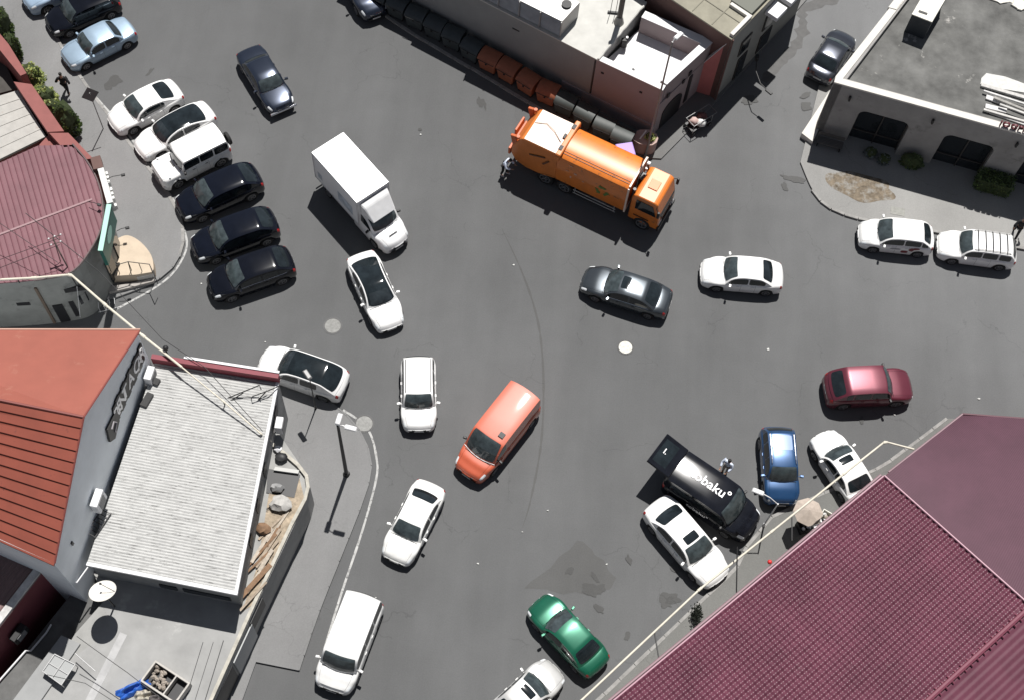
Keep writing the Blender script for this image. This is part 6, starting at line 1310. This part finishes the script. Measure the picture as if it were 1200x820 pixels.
def person(lb, px, py, rz, top, bottom, shoes, lean=0.0, legs=((.0, .1), (.0, -.1)), arms=((.05, .30, .92), (.05, -.30, .92)), z0=.0, hair=HAIR, turn=0.0, H=1.76):
    p = G(px, py, z0); t = thing('person', lb, 'person', (p.x, p.y, z0), rz); k = H/1.76
    sh = Vector((math.sin(lean)*.50, 0, .93+math.cos(lean)*.50)); J = {}; pel = Vector((0, 0, .93)); J['pel'] = pel; J['waist'] = pel+(sh-pel)*.35; J['chest'] = pel+(sh-pel)*.78; J['neck'] = sh+(sh-pel).normalized()*.06
    hd = sh+(sh-pel).normalized()*.24+Vector((.03+.04*math.sin(lean), 0, 0)); J['head'] = hd-Vector((0, 0, .05)); J['crown'] = hd+Vector((0, 0, .05))
    for s, n in ((1, 'l'), (-1, 'r')):
        fx, fy = legs[0 if s > 0 else 1]; J[n+'hip'] = pel+Vector((0, s*.095, -.05)); ft = Vector((fx, fy, .08)); mid = (J[n+'hip']+ft)/2+Vector((.06, s*.01, 0)); J[n+'knee'] = mid; J[n+'ank'] = ft; J[n+'toe'] = ft+Vector((.17, s*.02, -.045))
        ax, ay, az = arms[0 if s > 0 else 1]; J[n+'sho'] = J['chest']+Vector((0, s*.19, .06)); hnd = Vector((ax, ay, az)); dv = hnd-J[n+'sho']; L_ = min(dv.length, .54); hnd = J[n+'sho']+dv.normalized()*L_; bend = math.sqrt(max(0, .29**2-(L_/2)**2)); J[n+'elb'] = (J[n+'sho']+hnd)/2+Vector((-.6, s*.6, -.3)).normalized()*bend; J[n+'wri'] = hnd; J[n+'palm'] = hnd+(hnd-J[n+'elb']).normalized()*.07
    E_ = [('pel', 'waist'), ('waist', 'chest'), ('chest', 'neck'), ('neck', 'head'), ('head', 'crown')]; Rd = dict(pel=(.135, .115), waist=(.12, .10), chest=(.15, .115), neck=.055, head=(.078, .088), crown=(.075, .085))
    for n in 'lr':
        E_ += [('pel', n+'hip'), (n+'hip', n+'knee'), (n+'knee', n+'ank'), (n+'ank', n+'toe'), ('chest', n+'sho'), (n+'sho', n+'elb'), (n+'elb', n+'wri'), (n+'wri', n+'palm')]
        Rd.update({n+'hip': .088, n+'knee': .058, n+'ank': .042, n+'toe': .034, n+'sho': .058, n+'elb': .042, n+'wri': .027, n+'palm': (.038, .02)})
    body = skin('body', J, E_, Rd, 'pel', SKIN, t)
    fx = MB()                                                  # fingers, thumb and face joined into the body mesh
    for n, s in (('l', 1), ('r', -1)):
        d1 = (J[n+'palm']-J[n+'wri']).normalized(); sd_ = d1.cross(Vector((0, 0, 1)));  sd_ = sd_.normalized() if sd_.length > .1 else Vector((0, 1, 0)); dn = sd_.cross(d1)
        for q, ln in ((-.027, .062), (-.009, .074), (.009, .07), (.027, .055)): b0 = J[n+'palm']+sd_*q; fx.tube([b0, b0+d1*ln*.6+dn*.008, b0+d1*ln+dn*.03], [.009, .008, .006], 6)
        b0 = J[n+'wri']+d1*.03+sd_*.03*s; fx.tube([b0, b0+sd_*.03*s+d1*.03, b0+sd_*.035*s+d1*.06+dn*.01], [.011, .009, .007], 6)
    fx.ico(hd+Vector((.095, 0, -.01)), .018, 1, 0, (1, .8, 1.3)); fx.ico(hd+Vector((.0, .085, 0)), .022, 1, 0, (.8, .5, 1.2)); fx.ico(hd+Vector((.0, -.085, 0)), .022, 1, 0, (.8, .5, 1.2))
    fo = fx.build('tmpf', SKIN, smooth='full'); bm = bmesh.new(); bm.from_mesh(body.data); bm.from_mesh(fo.data); bm.to_mesh(body.data); bm.free(); bpy.data.objects.remove(fo)
    e_ = MB(); [e_.ico(hd+Vector((.086, s*.032, .015)), .012, 1) for s in (1, -1)]; e_.box(hd+Vector((.088, 0, -.06)), (.01, .05, .012)); e_.build('eyes_and_mouth', HAIR, body)
    hm = MB(); hm.ico(hd+Vector((-.012, 0, .035)), .106, 2, .1, (1, .92, .95)); hm.build('hair', hair, t, smooth='full')
    def sub_(keys, extra): return {kk: (tuple(v_+extra for v_ in Rd[kk]) if isinstance(Rd[kk], tuple) else Rd[kk]+extra) for kk in keys}
    ke = [e for e in E_ if e[0] in ('pel', 'waist', 'chest', 'lsho', 'rsho', 'lelb', 'relb') and e[1] not in ('lhip', 'rhip', 'neck')]
    ke.append(('chest', 'neck')); J2 = dict(J); J2['neck'] = J['chest'].lerp(J['neck'], .8); J2['lwri'] = J['lelb'].lerp(J['lwri'], .85); J2['rwri'] = J['relb'].lerp(J['rwri'], .85)
    skin('shirt', J2, ke, sub_({q for e in ke for q in e}, .034), 'pel', top, t)
    ke = [('pel', 'lhip'), ('pel', 'rhip'), ('lhip', 'lknee'), ('rhip', 'rknee'), ('lknee', 'lank'), ('rknee', 'rank')]; rr2 = sub_({q for e in ke for q in e}, .022); rr2['pel'] = .14
    skin('trousers', J, ke, rr2, 'pel', bottom, t)
    for n in 'lr':
        d1 = J[n+'toe']-J[n+'ank']; MB().box((J[n+'ank']+J[n+'toe'])/2+Vector((.0, 0, -.035)), (.29, .10, .09), math.atan2(d1.y, d1.x), tp=.75).build('shoe', shoes, t, bevel=.02)
    t.scale = (k, k, k); return t
person('pedestrian in black clothes walking on the pavement beside the pale blue sedan', 79, 109, R_(100), CLB, CLB, SHOE, legs=((.22, .09), (-.20, -.10)), z0=.12, arms=((.1, .33, .95), (-.12, -.32, .98)))
person('pedestrian in dark clothes with a white cap striding along the pavement above the white estate', 1188, 276, R_(75), CLB, CLB, SHOE, legs=((.30, .08), (-.32, -.10)), z0=.12, arms=((-.2, .3, .95), (.25, -.28, 1.0)), hair=mat('cap_white', (.7, .7, .7), .8), lean=.12)
person('worker in white shirt and black trousers leaning behind the garbage truck', 590, 204, R_(-20), CLW, CLB, SHW, legs=((.12, .14), (-.10, -.14)), lean=.45, arms=((.55, .22, 1.05), (.55, -.2, 1.1)))
person('man with white sleeves and dark waistcoat standing at the side of the lettered black van', 849, 552, R_(-125), CLW, CLG, SHOE, arms=((.42, .2, 1.05), (.42, -.2, 1.05)), lean=.1)
# small litter on the road, each piece a thing
rl = random.Random(12); LIT = mat('litter_pale', (.55, .55, .53), .8)
for i, (x, y) in enumerate(((602, 311), (642, 598), (612, 623), (711, 661), (1147, 467), (493, 158), (311, 401), (355, 473), (546, 540), (722, 164), (440, 700), (1048, 486), (236, 333), (560, 660), (900, 410))):
    q = G(x, y, 0); tag(MB().ico((q.x, q.y, .03), rl.uniform(.045, .08), 1, .8, (1, rl.uniform(.5, 1), .45)).build('paper_scrap', LIT), 'tiny pale scrap of paper lying on the asphalt', 'paper scrap', 'scraps of paper on the road')
